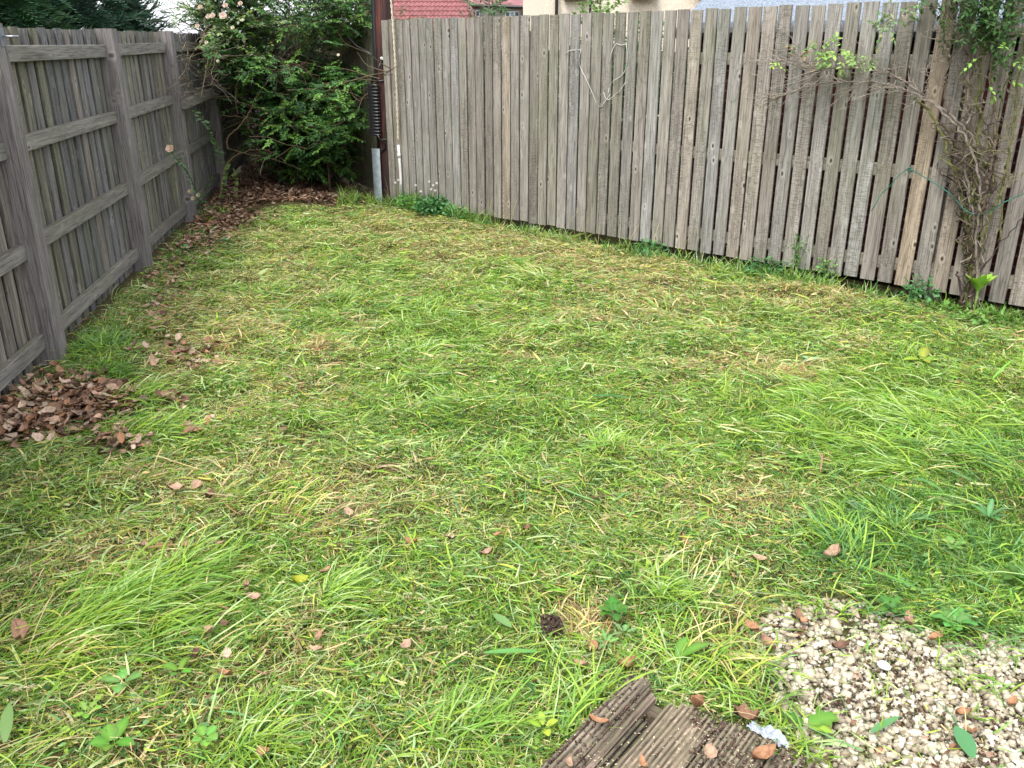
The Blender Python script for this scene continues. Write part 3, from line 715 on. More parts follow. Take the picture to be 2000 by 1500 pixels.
# long combed tufts left by the mower
tp = []
def tuft(x, y, n, hd, spread, Lm, c, rad=.07, p0=.7, p1=-.35, Wm=.0058):
    r = np.abs(rng.normal(0, rad, n)); a = rng.uniform(0, 6.28, n); X_ = x + r * np.cos(a); Y_ = y + r * np.sin(a)
    ok = ~inpoly(X_, Y_, DECK); X_, Y_ = X_[ok], Y_[ok]; n = len(X_)
    if n == 0: return
    L = rng.uniform(.55, 1.2, n) * Lm; cc = c[rng.integers(0, len(c), n)] * (1 + rng.normal(0, .14, (n, 1)))
    dd = math.hypot(x, y)
    W = rng.uniform(.7, 1.25, n) * Wm * np.interp(dd, [2, 9], [.8, 1.5])
    tp.append(blades(np.stack([X_, Y_, ground_z(X_, Y_) + .005], 1), hd + rng.normal(0, spread, n), L, W, rng.normal(p0, .25, n), rng.normal(p1, .25, n), rng.normal(0, .35, n), rng.normal(0, .5, n), 5, np.clip(cc, .01, .8), np.clip(cc * 1.15, .01, .85)))
A_ = lambda *k: np.array([PAL[i] for i in k])
x, y, px, py, dl, dr = sample(9000)
st, gn, dk = zones(x, y, px, py); k = rng.random(len(x)) < (.04 + .26 * gn + .04 * st)
hf = flow(x, y)
for i in np.nonzero(k)[0]:
    d_ = math.hypot(x[i], y[i])
    pal = A_('lime', 'lime', 'green', 'pale') if gn[i] > st[i] else (A_('straw', 'yel', 'pale', 'green') if rng.random() < .6 else A_('lime', 'green', 'pale'))
    if dk[i] > .5: pal = A_('green', 'deep', 'blue', 'lime')
    tuft(x[i], y[i], int(rng.integers(8, 30)), hf[i] + rng.normal(0, .5), .35, rng.uniform(.06, .16), pal, rng.uniform(.02, .08), rng.uniform(.2, .8), rng.uniform(-.5, .0))
for (a, b, n, h_, sp_, L_, kk) in [(150, 1240, 900, .35, .35, .26, 'gl'), (250, 1190, 900, .5, .4, .24, 'gl'), (330, 1160, 500, .6, .4, .22, 'gl'), (80, 1290, 500, .25, .35, .26, 'gs'), (640, 1180, 350, .4, .5, .2, 'gl'),
                                (200, 690, 260, 2.4, .9, .2, 'gb'), (215, 740, 200, .1, .8, .2, 'gb'), (1720, 780, 500, 2.9, .4, .22, 'gl'), (1600, 800, 500, 2.7, .4, .2, 'gl'), (1800, 850, 700, 2.8, .4, .24, 'gl'), (1650, 880, 500, 3.0, .4, .22, 'gl'),
                                (1880, 800, 500, 2.6, .5, .22, 'gl'), (1950, 900, 600, 2.7, .5, .24, 'gb'), (1780, 940, 400, 3.1, .4, .24, 'gl'), (1750, 1050, 380, 2.2, .8, .2, 'gb'), (1900, 1100, 380, 1.2, 1.0, .2, 'gb'), (1650, 1080, 250, 1.8, .8, .2, 'gb'), (2000, 1150, 400, 2.2, .9, .2, 'gb'),
                                (820, 700, 130, 1.5, .7, .16, 'gl'), (860, 590, 150, 1.2, .8, .12, 'gl'), (1050, 650, 140, .2, .9, .15, 'gl'), (1120, 460, 90, 1.0, .8, .22, 'gs'), (1050, 545, 200, 3.1, .4, .25, 'ps'), (590, 830, 160, -1.2, .5, .2, 'gl'), (270, 790, 160, -.2, .7, .2, 'gl'),
                                (300, 850, 260, .1, .5, .2, 'gl'), (560, 1000, 160, .3, .6, .18, 'gs'), (1180, 880, 200, .8, .8, .14, 'gl'), (1000, 900, 220, 1.0, 1.0, .13, 'gl'), (1290, 1170, 200, .1, 1.0, .17, 'gl'), (1400, 1290, 110, -.5, .9, .24, 'gs'), (1330, 1330, 90, .8, .9, .16, 'gl'), (1170, 1440, 200, .7, .45, .26, 'gl'), (1475, 1310, 60, .2, 1.2, .13, 'gb'), (1515, 1395, 60, -.3, 1.0, .14, 'gl'), (1545, 1470, 50, .3, 1.2, .13, 'gl'), (1600, 1195, 60, 4.4, .9, .12, 'gl'), (1690, 1205, 60, 4.7, 1.0, .12, 'gb'), (1800, 1230, 60, 4.2, 1.0, .13, 'gb'), (1905, 1262, 70, 4.7, 1.0, .14, 'gb'), (1985, 1245, 60, 4.4, 1.0, .14, 'gb'), (1880, 1330, 25, 4.4, 1.2, .12, 'gl'), (1700, 1300, 12, 4.9, 1.2, .12, 'gl'), (1985, 1420, 25, 4.0, 1.2, .12, 'gl'), (900, 1440, 160, .2, .6, .24, 'gl'),
                                (480, 1460, 160, .4, .8, .2, 'gl'), (1550, 740, 160, .6, .8, .12, 'ss'), (1150, 1220, 260, 1.9, .8, .13, 'ss'), (420, 680, 160, 1.0, 1.0, .12, 'ss'), (620, 690, 200, 1.2, 1.0, .12, 'ss'), (1480, 540, 130, 1.6, .8, .12, 'gb'), (1400, 515, 130, 1.6, .8, .14, 'gb'), (1300, 498, 120, 1.6, .8, .12, 'gb')]:
    p = at(a, b); pal = {'gl': A_('lime', 'lime', 'green', 'pale', 'green'), 'gb': A_('green', 'blue', 'deep', 'lime', 'green'), 'gs': A_('lime', 'yel', 'straw', 'green'), 'ps': A_('pale', 'pale', 'straw', 'lime'), 'ss': A_('straw', 'rust', 'brown', 'yel')}[kk]
    h_ = h_ if kk != 'gl' else h_
    tuft(p.x, p.y, n, h_, sp_ * 1.3, L_ * .78, pal, .15 if n > 400 else .09, .45 if n > 300 else .8, -.3)
# standing grass at the feet of the fences and the pole
for i in range(230):
    s_ = rng.uniform(-.4, 5.9); o_ = FP + FD * s_ + FN * (rng.uniform(.02, .16) + (.10 if s_ > 1.6 else 0))
    d_ = 1.0 if s_ < 1.3 else .45
    if rng.random() < .35 + .6 * d_: tuft(o_.x, o_.y, int(rng.integers(8, 26)), rng.uniform(0, 6.28), 1.6, rng.uniform(.07, .20) * (1.25 if s_ < 1.3 else .8), A_('green', 'lime', 'deep', 'blue', 'pale'), .05, 1.15, .3, .0035)
for i in range(240):
    s_ = rng.uniform(-1.6, 4.8); o_ = LP + LD * s_ + LN * rng.uniform(.05, .30)
    if vn(s_ * 3, 0, 7) > .45: tuft(o_.x, o_.y, int(rng.integers(8, 24)), rng.uniform(-1, 1.6), 1.2, rng.uniform(.05, .15), A_('green', 'blue', 'deep', 'lime', 'pale'), .05, .95, -.1, .0038)
for i in range(46):
    tuft(PB.x + rng.uniform(-.5, .9), PB.y - rng.uniform(.05, .3), 22, rng.uniform(0, 6.28), 1.6, rng.uniform(.10, .24), A_('lime', 'green', 'pale', 'deep'), .05, 1.2, .2, .0036)
V, Q, C = join(tp); tag(np_obj('grass_tufts', V, Q, C, M['grass']), 'long uncut grass lying in combed green tufts over the lawn and along the fences', 'grass', kind='stuff')
# dry stalks with seed heads
sp = []; n = 420
x, y, px, py, dl, dr = sample(6000); k = rng.permutation(len(x))[:n]; x, y = x[k], y[k]; n = len(x)
c = jit((.50, .42, .22), n, .12, .05)
sp.append(blades(np.stack([x, y, ground_z(x, y) + rng.uniform(.02, .05, n)], 1), rng.uniform(0, 6.28, n), rng.uniform(.12, .42, n), np.interp(np.hypot(x, y), [2, 9], [.0018, .0045]), rng.normal(.05, .08, n), rng.normal(-.05, .1, n), rng.normal(0, .25, n), rng.uniform(-1, 1, n), 5, c))
def seedhead(p, d, L_):
    m = 46; t_ = rng.uniform(0, 1, m); P = np.array(p)[None] + np.array(d)[None] * (t_ * L_)[:, None] + rng.normal(0, .0018, (m, 3))
    D = np.array(d)[None] + rng.normal(0, .35, (m, 3)); return leaves(P, D, rng.normal(0, 1, (m, 3)), np.full(m, .011), np.full(m, .0035), jit((.50, .43, .26), m, .15, .04))
for (a, b, h_) in [(1545, 1270, .7), (1215, 1480, .05), (1230, 1300, -.4), (820, 1230, .1), (1620, 1125, .5), (1700, 940, .4), (1560, 1020, .9), (250, 1365, -.1), (20, 1350, .3), (1840, 1000, 1.0), (1480, 1130, .8), (780, 1165, -.2), (470, 880, .1)]:
    p = at(a, b, .04); d = Vector((math.cos(h_), math.sin(h_), .05)).normalized(); sp.append(seedhead(p, d, .075))
    sp.append(blades(np.array([p]), np.array([h_ + math.pi]), np.array([.28]), np.array([.002]), np.array([.05]), np.array([-.12]), np.array([.2]), np.array([0.3]), 6, np.array([[.45, .42, .2]])))
for i in range(60):                                # upright stalks against the right fence
    s_ = rng.uniform(-.3, 4.5) if i < 40 else rng.uniform(-.3, 1.5); o_ = FP + FD * s_ + FN * rng.uniform(.03, .12); h_ = rng.uniform(0, 6.28); L_ = rng.uniform(.18, .45)
    sp.append(blades(np.array([[o_.x, o_.y, 0]]), np.array([h_]), np.array([L_]), np.array([.0035]), np.array([1.45]), np.array([rng.uniform(.2, 1.2)]), np.array([.4]), np.array([.5]), 6, np.array([[.42, .36, .18]])))
V, Q, C = join(sp); tag(np_obj('dry_stalks', V, Q, C, M['grass']), 'thin dry straw stalks and seed heads strewn on the lawn and leaning on the fence', 'straw', kind='stuff')

# ------------------------------------------------------------------ dead leaves
def dead_leaf_geo(P, hd, L, W, tilt, curl, col):
    """curled oval leaves on a 5x3 grid with a wavy edge"""
    N = len(L); us = np.array([0, .22, .5, .78, 1.0]); wp = np.array([.12, .85, 1.0, .72, .06])
    V = np.zeros((N, 5, 3, 3)); ch, sh = np.cos(hd), np.sin(hd)
    wav = rng.uniform(-1, 1, (N, 5, 3)); tx = rng.normal(0, 1, N) * tilt; ty = rng.normal(0, 1, N) * tilt
    for i in range(5):
        for j in range(3):
            lx = (us[i] - .5) * L; ly = (j - 1) * W * .5 * wp[i] * (1 + .32 * wav[:, i, j])
            lz = curl * (np.abs(j - 1) * W * .38 + (us[i] - .5) ** 2 * L * .7) + wav[:, i, j] * W * .16 + lx * tx + ly * ty
            V[:, i, j, 0] = P[:, 0] + lx * ch - ly * sh; V[:, i, j, 1] = P[:, 1] + lx * sh + ly * ch; V[:, i, j, 2] = P[:, 2] + np.maximum(lz, -.004 - .3 * W)
    b = np.arange(N)[:, None] * 15; Q = []
    for i in range(4):
        for j in range(2):
            a = i * 3 + j; Q.append(b + np.array([a, a + 3, a + 4, a + 1]))
    C = np.repeat(col, 15, 0) * (1 + rng.normal(0, .06, (N * 15, 1)))
    return V.reshape(-1, 3), np.concatenate(Q, 0), np.clip(C, .01, .9)
DEADP = np.array([(.19, .10, .062), (.25, .145, .092), (.33, .215, .145), (.13, .07, .046), (.29, .15, .08), (.40, .29, .21)])
def scatter_litter(n, cond, L0, zthick, name, lab):
    x, y = cond(n); n = len(x)
    P = np.stack([x, y, ground_z(x, y) + .008 + rng.uniform(0, 1, n) * zthick], 1); col = DEADP[rng.integers(0, 6, n)] * (1 + rng.normal(0, .18, (n, 1)))
    V, Q, C = dead_leaf_geo(P, rng.uniform(0, 6.28, n), L0 * rng.uniform(.45, 1.3, n), L0 * rng.uniform(.25, .7, n), .27, rng.uniform(-1.0, 1.2, n), np.clip(col, .02, .8))
    return tag(np_obj(name, V, Q, C, M['dead'], smooth=True), lab, 'dead leaves', kind='stuff')
def back_area(n):
    x = rng.uniform(-4.4, -1.0, n); y = rng.uniform(8.4, 14.3, n); px, py = proj(x, y); dl, dr = lawn_ok(x, y); db = (x - BP.x) * BN.x + (y - BP.y) * BN.y
    k = (dl > .0) & (db > .02) & ((py < 402) | (rng.random(n) < blobs(px, py, [(430, 425, 60, 30, 1.0), (590, 372, 220, 26, 2.2), (400, 455, 50, 30, .8)]) * 1.0 - .35)); return x[k], y[k]
scatter_litter(16000, back_area, .058, .05, 'leaf_litter', 'deep brown litter of fallen leaves covering the ground under the corner bush')
def left_area(n):
    x = rng.uniform(-2.7, -1.4, n); y = rng.uniform(2.9, 4.9, n); px, py = proj(x, y); dl, dr = lawn_ok(x, y)
    k = (dl > -.02) & (rng.random(n) < np.clip(blobs(px, py, [(120, 795, 120, 50, .9), (40, 835, 95, 42, .9), (190, 800, 60, 30, .6)]) - .16, 0, 1)); return x[k], y[k]
scatter_litter(9000, left_area, .066, .055, 'leaf_litter', 'heap of curled brown leaves in front of the nearest left fence post')
def patch3(n):
    x = rng.uniform(-3.3, -1.6, n); y = rng.uniform(5.0, 9.0, n); px, py = proj(x, y); dl, dr = lawn_ok(x, y)
    k = (dl > .05) & (rng.random(n) < np.clip(blobs(px, py, [(400, 455, 55, 28, .9), (350, 500, 60, 40, .5), (310, 560, 50, 40, .4), (450, 430, 90, 22, .6), (390, 420, 30, 30, .9)]) - .12, 0, 1)); return x[k], y[k]
scatter_litter(9000, patch3, .055, .04, 'leaf_litter', 'loose brown leaf scatter along the foot of the left fence between the second and third posts')
def patch2(n):
    x = rng.uniform(-2.6, -1.1, n); y = rng.uniform(2.9, 5.6, n); px, py = proj(x, y)
    k = rng.random(n) < np.clip(blobs(px, py, [(235, 885, 42, 17, 1.2), (215, 870, 30, 12, .8), (390, 850, 28, 20, .45), (375, 720, 25, 14, .7), (410, 690, 22, 14, .5), (355, 790, 25, 16, .45), (120, 860, 50, 12, .4), (330, 700, 90, 40, .28), (300, 610, 60, 40, .32), (330, 830, 110, 90, .17)]) - .09, 0, 1); return x[k], y[k]
scatter_litter(5200, patch2, .06, .055, 'leaf_litter', 'small loose drift of brown leaves on the grass right of the leaf heap')
# single leaves one can point at: pixel, length, kind colour, label
GL = 'dead leaves lying singly on the lawn'
SING = [(682, 1014, .075, 2, .5, 'long pinkish-brown leaf lying diagonally on the middle of the lawn'), (695, 1041, .045, 3, 1.2, 'small dark brown leaf just below the long diagonal pinkish-brown leaf'),
        (803, 1068, .06, 4, 1.6, 'curled pale brown leaf left of the large grey-brown oval leaf'), (878, 1057, .07, 5, .2, 'large flat grey-brown oval leaf near the centre of the lower lawn'),
        (950, 1084, .055, 2, 1.5, 'rolled brown leaf right of the large grey-brown oval leaf'), (971, 1046, .045, 4, .9, 'small orange-brown leaf above the rolled brown leaf'),
        (1028, 1033, .04, 0, 1.2, 'small dark red-brown leaf right of the rolled brown leaf'), (636, 1118, .055, 1, .9, 'brown leaf at the left end of a pale grass swathe, below the long leaf'),
        (793, 1260, .06, 2, .3, 'flat squarish pink-brown leaf low in the middle of the lawn'), (622, 1246, .05, 1, .8, 'upper one of two brown leaves lying one above the other in the lower left centre'),
        (617, 1268, .058, 2, .6, 'lower one of two brown leaves lying one above the other in the lower left centre'), (366, 1160, .06, 4, .8, 'orange-brown folded leaf on the left lawn above the bright grass swathe'),
        (481, 1147, .06, 1, 1.3, 'narrow curled brown leaf in a pair left of the yellow leaf'), (495, 1168, .055, 2, .7, 'pink-brown leaf just below the narrow curled leaf left of the yellow leaf'),
        (438, 1202, .05, 3, 1.0, 'very dark brown leaf resting above a pale curled leaf in the lower left'), (440, 1218, .05, 3, .5, 'dark grey-brown leaf tucked under the very dark brown leaf'),
        (408, 1236, .062, 2, 1.0, 'pale brown ragged leaf at the foot of a straw stalk in the lower left'), (360, 1243, .04, 1, .9, 'small brown leaf left of the ragged leaf at the straw stalk'),
        (443, 1278, .048, 5, .5, 'small pale pinkish leaf in the lower left lawn'), (383, 1284, .052, 3, 1.5, 'dark pointed upright leaf at the edge of the lower left swathe'),
        (441, 1321, .055, 4, 1.3, 'folded reddish-brown leaf beside a green leaf near the lower left corner'), (40, 1241, .10, 1, 1.0, 'largest curled brown leaf at the left edge of the picture'),
        (1622, 880, .05, 4, .4, 'small round orange-brown leaf on the right lawn'), (1620, 1100, .08, 2, 1.5, 'large curled tan leaf in the green weeds above the gravel'),
        (345, 955, .08, 2, .6, 'long pale pink-brown leaf on the left lawn below the leaf drift'), (385, 952, .06, 2, .9, 'pale brown leaf right of the long pink-brown leaf on the left lawn'),
        (412, 982, .07, 3, 1.8, 'crumpled dark brown leaf on the left lawn near a pale green leaf'), (338, 1058, .06, 1, .8, 'brown leaf lying in a loose group of three above the bright swathe'),
        (285, 1072, .055, 2, 1.3, 'folded tan leaf at the left of a loose group of three'), (362, 1075, .055, 1, 1.1, 'brown leaf at the right of a loose group of three above the swathe'),
        (430, 1063, .055, 2, .9, 'tan leaf lying alone right of the loose group of three'), (1142, 853, .045, 5, 1.0, 'small round tan leaf on the bright grass in the middle distance'),
        (1386, 826, .045, 4, 1.2, 'small oval brown leaf on the right middle lawn'), (1338, 1068, .05, 4, .8, 'orange-brown leaf lying left of the dark weeds'),
        (1482, 1097, .065, 2, .8, 'pale pink-brown leaf at the left edge of the dark weeds'), (1134, 1306, .055, 2, 1.4, 'round curled tan leaf left of the deck corner'),
        (1222, 1308, .07, 4, 1.8, 'upright red-brown leaf standing behind the tip of the deck corner'), (1158, 1270, .05, 4, 1.3, 'small red-brown leaf between the crinkled weed and the deck'),
        (512, 1470, .055, 4, .5, 'orange-brown leaf at the bottom edge left of centre'), (555, 845, .05, 1, .9, 'brown leaf on the upper left lawn near a straw patch'),
        (1468, 1226, .075, 4, .6, 'orange-brown oval leaf at the upper left edge of the gravel'), (500, 690, .045, 5, .7, 'small pale leaf on the yellow grass left of centre'),
        (1360, 1385, .075, 4, 2.0, 'furry looking curled brown leaf leaning on the back edge of the deck'), (1455, 1408, .08, 0, 1.6, 'dark red leaf standing on edge beside the scrap of plastic'),
        (1170, 1412, .065, 4, 1.0, 'bright orange-brown leaf lying on the first deck board'), (1112, 1492, .06, 2, .7, 'pale brown leaf on the deck at the bottom edge of the picture'),
        (1256, 1492, .05, 4, 1.0, 'small orange leaf on the deck at the bottom edge of the picture'), (1490, 1482, .075, 4, 1.4, 'narrow orange leaf lying on the right end of the deck'), (1385, 1478, .06, 2, 1.1, 'pale tan leaf lying across the grooves of the second deck board'),
        (1825, 1250, .075, 4, .9, 'large orange-brown leaf at the top edge of the gravel'), (1775, 1216, .065, 1, .8, 'brown leaf among the weeds just above the gravel'), (1560, 1205, .06, 0, .7, 'dark brown leaf at the upper left of the gravel'), (1640, 1265, .06, 3, 1.1, 'dark crumpled leaf on the upper part of the gravel'),
        (1545, 1245, .07, 5, .6, 'pale tan leaf on the left edge of the gravel'), (1975, 1375, .07, 4, .9, 'orange leaf on the gravel near the right edge of the picture'), (1500, 1262, .065, 1, 1.0, 'pink-brown leaf at the left edge of the gravel below the oval leaf'),
        (1570, 1215, .04, 4, 1.0, 'tiny orange leaf beside the dark leaf on the upper gravel'), (1880, 1395, .05, 4, 1.3, 'small rusty leaf in the middle of the right gravel')]
deckz = .075
for (a, b, L_, ci, cu, lab) in SING:
    zb2 = deckz + .012 if inpoly(np.array([at(a, b, deckz).x]), np.array([at(a, b, deckz).y]), DECK)[0] else .03
    p = at(a, b, zb2); p = np.array([[p.x, p.y, max(zb2, float(ground_z(np.array([p.x]), np.array([p.y]))[0]) + .03)]])
    V, Q, C = dead_leaf_geo(p * 0, np.array([random.uniform(0, 6.28)]), np.array([L_ * .78]), np.array([L_ * .78 * random.uniform(.45, .75)]), np.array([.22]), np.array([cu]), DEADP[[ci]] * 1.1)
    o = np_obj('fallen_leaf', V, Q, C, M['dead'], smooth=True); o.location = tuple(p[0]); tag(o, lab, 'leaf', GL if deckz > zb2 else 'dead leaves lying on the deck')
p = at(588, 1138, .04)
V, Q, C = dead_leaf_geo(np.zeros((1, 3)), np.array([.4]), np.array([.05]), np.array([.032]), np.array([.3]), np.array([1.2]), np.array([[.36, .36, .03]]))
o = np_obj('fallen_leaf', V, Q, C, M['leaf'], smooth=True); o.location = p; tag(o, 'single yellow leaf lying on the lower lawn', 'leaf')

# ------------------------------------------------------------------ gravel, its soil bed and the large white stone
def pebbles(P, Rr, col, sq=.62):
    N = len(Rr); ph = [(0, 0, 1)] + [(math.sin(th) * math.cos(a + k * .5), math.sin(th) * math.sin(a + k * .5), math.cos(th)) for k, th in enumerate((.9, 1.75)) for a in np.arange(6) * math.pi / 3] + [(0, 0, -1)]
    B = np.array(ph); F = []
    for k in range(6):
        j = (k + 1) % 6; F += [(0, 1 + k, 1 + j, 1 + j), (1 + k, 7 + k, 7 + j, 1 + j), (7 + k, 13, 13, 7 + j)]
    V = B[None] * (1 + rng.normal(0, .2, (N, 14, 1))) * Rr[:, None, None] * np.stack([rng.uniform(.85, 1.35, N), rng.uniform(.75, 1.05, N), rng.uniform(.5, .8, N)], 1)[:, None, :]
    a = rng.uniform(0, 6.28, N); b = rng.normal(0, .4, N); ca, sa, cb, sb = np.cos(a), np.sin(a), np.cos(b), np.sin(b)
    x = V[..., 0] * cb[:, None] - V[..., 2] * sb[:, None]; z = V[..., 0] * sb[:, None] + V[..., 2] * cb[:, None]; y = V[..., 1]
    V = np.stack([x * ca[:, None] - y * sa[:, None], x * sa[:, None] + y * ca[:, None], z], -1) + P[:, None, :]
    tri = np.array([(f[0], f[1], f[2]) for f in F if f[2] == f[3]] + [(f[0], f[1], f[3]) for f in F if f[1] == f[2] and f[2] != f[3]]); quad = [f for f in F if len(set(f)) == 4]
    T = list(map(tuple, [f[:3] for f in F if len(set(f)) == 3 and f[2] == f[3]])) + [(f[0], f[1], f[3]) for f in F if f[1] == f[2]] + [(f[0], f[1], f[2]) for f in quad] + [(f[0], f[2], f[3]) for f in quad]
    T = np.array([t_ for t_ in T if len(set(t_)) == 3])
    return V.reshape(-1, 3), (np.arange(N)[:, None, None] * 14 + T[None]).reshape(-1, 3), np.repeat(col, 14, 0)
n = 30000; x = rng.uniform(.5, 3.0, n); y = rng.uniform(1.0, 2.5, n)
k = inpoly(x + .06 * (vn(x * 12, y * 12, 1) - .5), y + .06 * (vn(x * 12, y * 12, 2) - .5), GRAVEL) & (rng.random(n) < .12 + 1.9 * fbm(x * 6, y * 6, 8, 3)) & ~inpoly(x, y, DECK)
x, y = x[k], y[k]; n = len(x); Rr = rng.gamma(7, .00135, n).clip(.003, .019)
col = np.array([(.44, .40, .30), (.53, .49, .40), (.34, .29, .21), (.46, .41, .30), (.25, .21, .15)])[rng.integers(0, 5, n)] * (1 + rng.normal(0, .08, (n, 1)))
m = 26000; x2 = rng.uniform(.4, 2.6, m); y2 = rng.uniform(1.2, 2.55, m)
k = inpoly(x2 + .16 * (fbm(x2 * 7, y2 * 7, 1) - .5), y2 + .16 * (fbm(x2 * 7, y2 * 7, 2) - .5), GRAVEL) & ~inpoly(x2, y2, DECK); x2, y2 = x2[k], y2[k]; m = len(x2)
v1 = pebbles(np.stack([x, y, rng.uniform(-.002, .012, n) + .004], 1), Rr, np.clip(col, 0, .85))
v2 = pebbles(np.stack([x2, y2, rng.uniform(-.001, .004, m)], 1), rng.uniform(.0018, .0055, m), np.clip(np.array([(.42, .36, .26), (.50, .46, .37), (.25, .19, .13), (.34, .28, .19)])[rng.integers(0, 4, m)] * (1 + rng.normal(0, .15, (m, 1))), .02, .8))
V, Q, C = join([v1, v2])
tag(np_obj('gravel', V, Q, C, M['stone']), 'patch of small cream stone chippings at the lower right beside the deck', 'gravel', kind='stuff')
mb = MB(); ring_ = [Vector((q_[0], q_[1], 0)) for q_ in GRAVEL]
p = at(1725, 1307, .02); V, Q, C = pebbles(np.array([[0., 0, 0]]), np.array([.027]), np.array([[.80, .82, .84]]))
o = np_obj('white_stone', V, Q, C, M['stone'], smooth=True); o.location = p + UP * .012; tag(o, 'large smooth bluish-white stone on top of the cream gravel', 'stone')
sb = o.modifiers.new('s', 'SUBSURF'); sb.levels = 2; sb.render_levels = 2
# bits of bark, soil crumbs and seeds between the chippings and on the deck
n = 16000; x = rng.uniform(-.5, 2.4, n); y = rng.uniform(1.1, 2.4, n); gi = inpoly(x, y, GRAVEL); di = inpoly(x, y, DECK)
k = (gi & (fbm(x * 6, y * 6, 77, 2) > .555)); x, y = x[k], y[k]; n = len(x)
V, Q, C = pebbles(np.stack([x, y, rng.uniform(.012, .026, n)], 1), rng.uniform(.002, .0065, n), jit((.10, .065, .042), n, .35, .1))
tag(np_obj('soil_crumbs', V, Q, C, M['dead']), 'dark soil and bark crumbs scattered over the cream gravel', 'soil', kind='stuff')

def gravel_bits(n):
    x = rng.uniform(.5, 1.9, n); y = rng.uniform(1.3, 2.5, n); px, py = proj(x, y)
    k = inpoly(x, y, GRAVEL) & ~inpoly(x, y, DECK) & (rng.random(n) < np.clip(.10 + blobs(px, py, [(1500, 1250, 70, 60, .9), (1850, 1460, 90, 40, .9), (1640, 1200, 90, 30, .5)]), 0, 1)); return x[k], y[k]
scatter_litter(900, gravel_bits, .034, .018, 'leaf_litter', 'broken brown leaf pieces scattered over the cream gravel')
# ------------------------------------------------------------------ old grooved deck at the bottom edge
dk_ = thing('wooden_deck', 'corner of an old rotten grooved timber deck at the bottom of the picture', 'deck', loc=tuple(DK0 + DKA * .5 + DKB * .28))
bw, gap = .128, .010; off = .0
def deck_board(u0, width, a0, a1, tint, name='deck_board', z0=.0, rag=.006):
    """grooved board: ridges run along DKA; the end nearest DK0 is ragged"""
    mb = MB(); nr = max(2, round(width / .0135)); pw = width / nr; ns = 26
    for r_ in range(nr):
        end = a0 + random.uniform(0, rag) + (random.random() < .25) * random.uniform(0, .03)
        gaps_ = []
        ux = u0 + r_ * pw
        hz = deckz - .002 + random.uniform(-.0025, .001)
        V = []; L = []; F = []; rz = random.uniform(0, 9); tn = random.uniform(.75, 1.2)
        pr = [(0, -.008), (.18, 0), (.62, 0), (.80, -.008), (1.0, -.008)]
        for k in range(ns + 1):
            s_ = end + (a1 - end) * k / ns; wz = .0022 * (vn(s_ * 14, r_ * 1.7 + u0 * 30, 3) - .5) * 2
            wear = -.006 * max(0, float(vn(s_ * 9 + r_ * .1, r_ * .6 + u0 * 40, 13)) - .62) * 3
            for j, (a, zz) in enumerate(pr):
                V.append(DK0 + DKB * (ux + a * pw) + DKA * s_ + UP * (hz + z0 + zz + (wz + wear if zz == 0 else 0))); L.append((ux * 3 + a * pw + 3, 0, s_ + rz))
            for (a) in (1.0, 0.0):
                V.append(DK0 + DKB * (ux + a * pw) + DKA * s_ + UP * (hz + z0 - .028)); L.append((ux * 3 + a * pw + 3, .05, s_ + rz))
        for k in range(ns):
            for j in range(7):
                j2 = (j + 1) % 7; F.append((k * 7 + j, k * 7 + j2, (k + 1) * 7 + j2, (k + 1) * 7 + j))
        F.append(tuple(range(7))); F.append(tuple(range(ns * 7 + 6, ns * 7 - 1, -1)))
        cc = []
        for k in range(ns + 1):
            e_ = .75 + .45 * float(vn(k * .5, r_ * .9 + u0 * 10, 5)); cc += [tuple(x_ * tn * e_ for x_ in tint)] * 7
        mb.add(V, F, cc, L)
    return mb.build(name, M['deck'], dk_)
deck_board(.0, .06, .0, 1.3, (.95, .93, .9)); deck_board(.062, .033, .015, 1.3, (.62, .55, .55), z0=-.004, rag=.02)
deck_board(.097, .03, .075, 1.3, (.22, .19, .21), z0=-.014, rag=.05)
deck_board(.135, .130, .012, 1.3, (1.05, 1.0, .92))
deck_board(.272, .130, .004, 1.3, (.98, .98, .9))
deck_board(.410, .135, .010, 1.3, (.9, .88, .82))
for u in (.0, .5):
    mb = MB(); mb.plank(DK0 + DKB * (u + .03) + DKA * .05 - UP * .03, DKB, UP, DKA, .05, .08, 1.2, .003, 2, 0, (.5, .45, .4)); 
    o_ = mb.build('joist', M['deck'], dk_)
mb = MB(); mb.plank(DK0 + DKA * .06 + DKB * .01 + UP * .012, DKA, UP, DKB, .04, .06, .53, .003, 2, 0, (.4, .36, .33)); mb.build('joist', M['deck'], dk_)
# seed husks and crumbs on the deck
n = 9000; u = rng.uniform(0, .54, n); s_ = rng.uniform(.0, .75, n); k = fbm(u * 8, s_ * 5, 9, 3) > .54; u, s_ = u[k], s_[k]; n = len(u)
P = np.array(DK0)[None] + np.array(DKB)[None] * u[:, None] + np.array(DKA)[None] * s_[:, None]; P[:, 2] = deckz - rng.uniform(.001, .008, n)
V, Q, C = pebbles(P, rng.uniform(.0012, .0042, n), jit((.085, .055, .04), n, .4, .12)); tag(np_obj('deck_dirt', V, Q, C, M['dead']), 'dark soil crumbs trodden into the grooves of the old deck', 'soil', kind='stuff')
n = 6500; u = rng.uniform(0, .54, n); s_ = rng.uniform(.0, .75, n); k = rng.random(n) < .15 + 1.2 * np.clip(fbm(u * 9, s_ * 6, 3, 2) - .35, 0, 1); u, s_ = u[k], s_[k]; n = len(u)
P = np.array(DK0)[None] + np.array(DKB)[None] * u[:, None] + np.array(DKA)[None] * s_[:, None]; P[:, 2] = deckz + rng.uniform(-.006, .003, n)
cc = np.where(rng.random((n, 1)) < .45, np.array([[.50, .42, .27]]), np.array([[.13, .075, .045]])) * (1 + rng.normal(0, .15, (n, 1)))
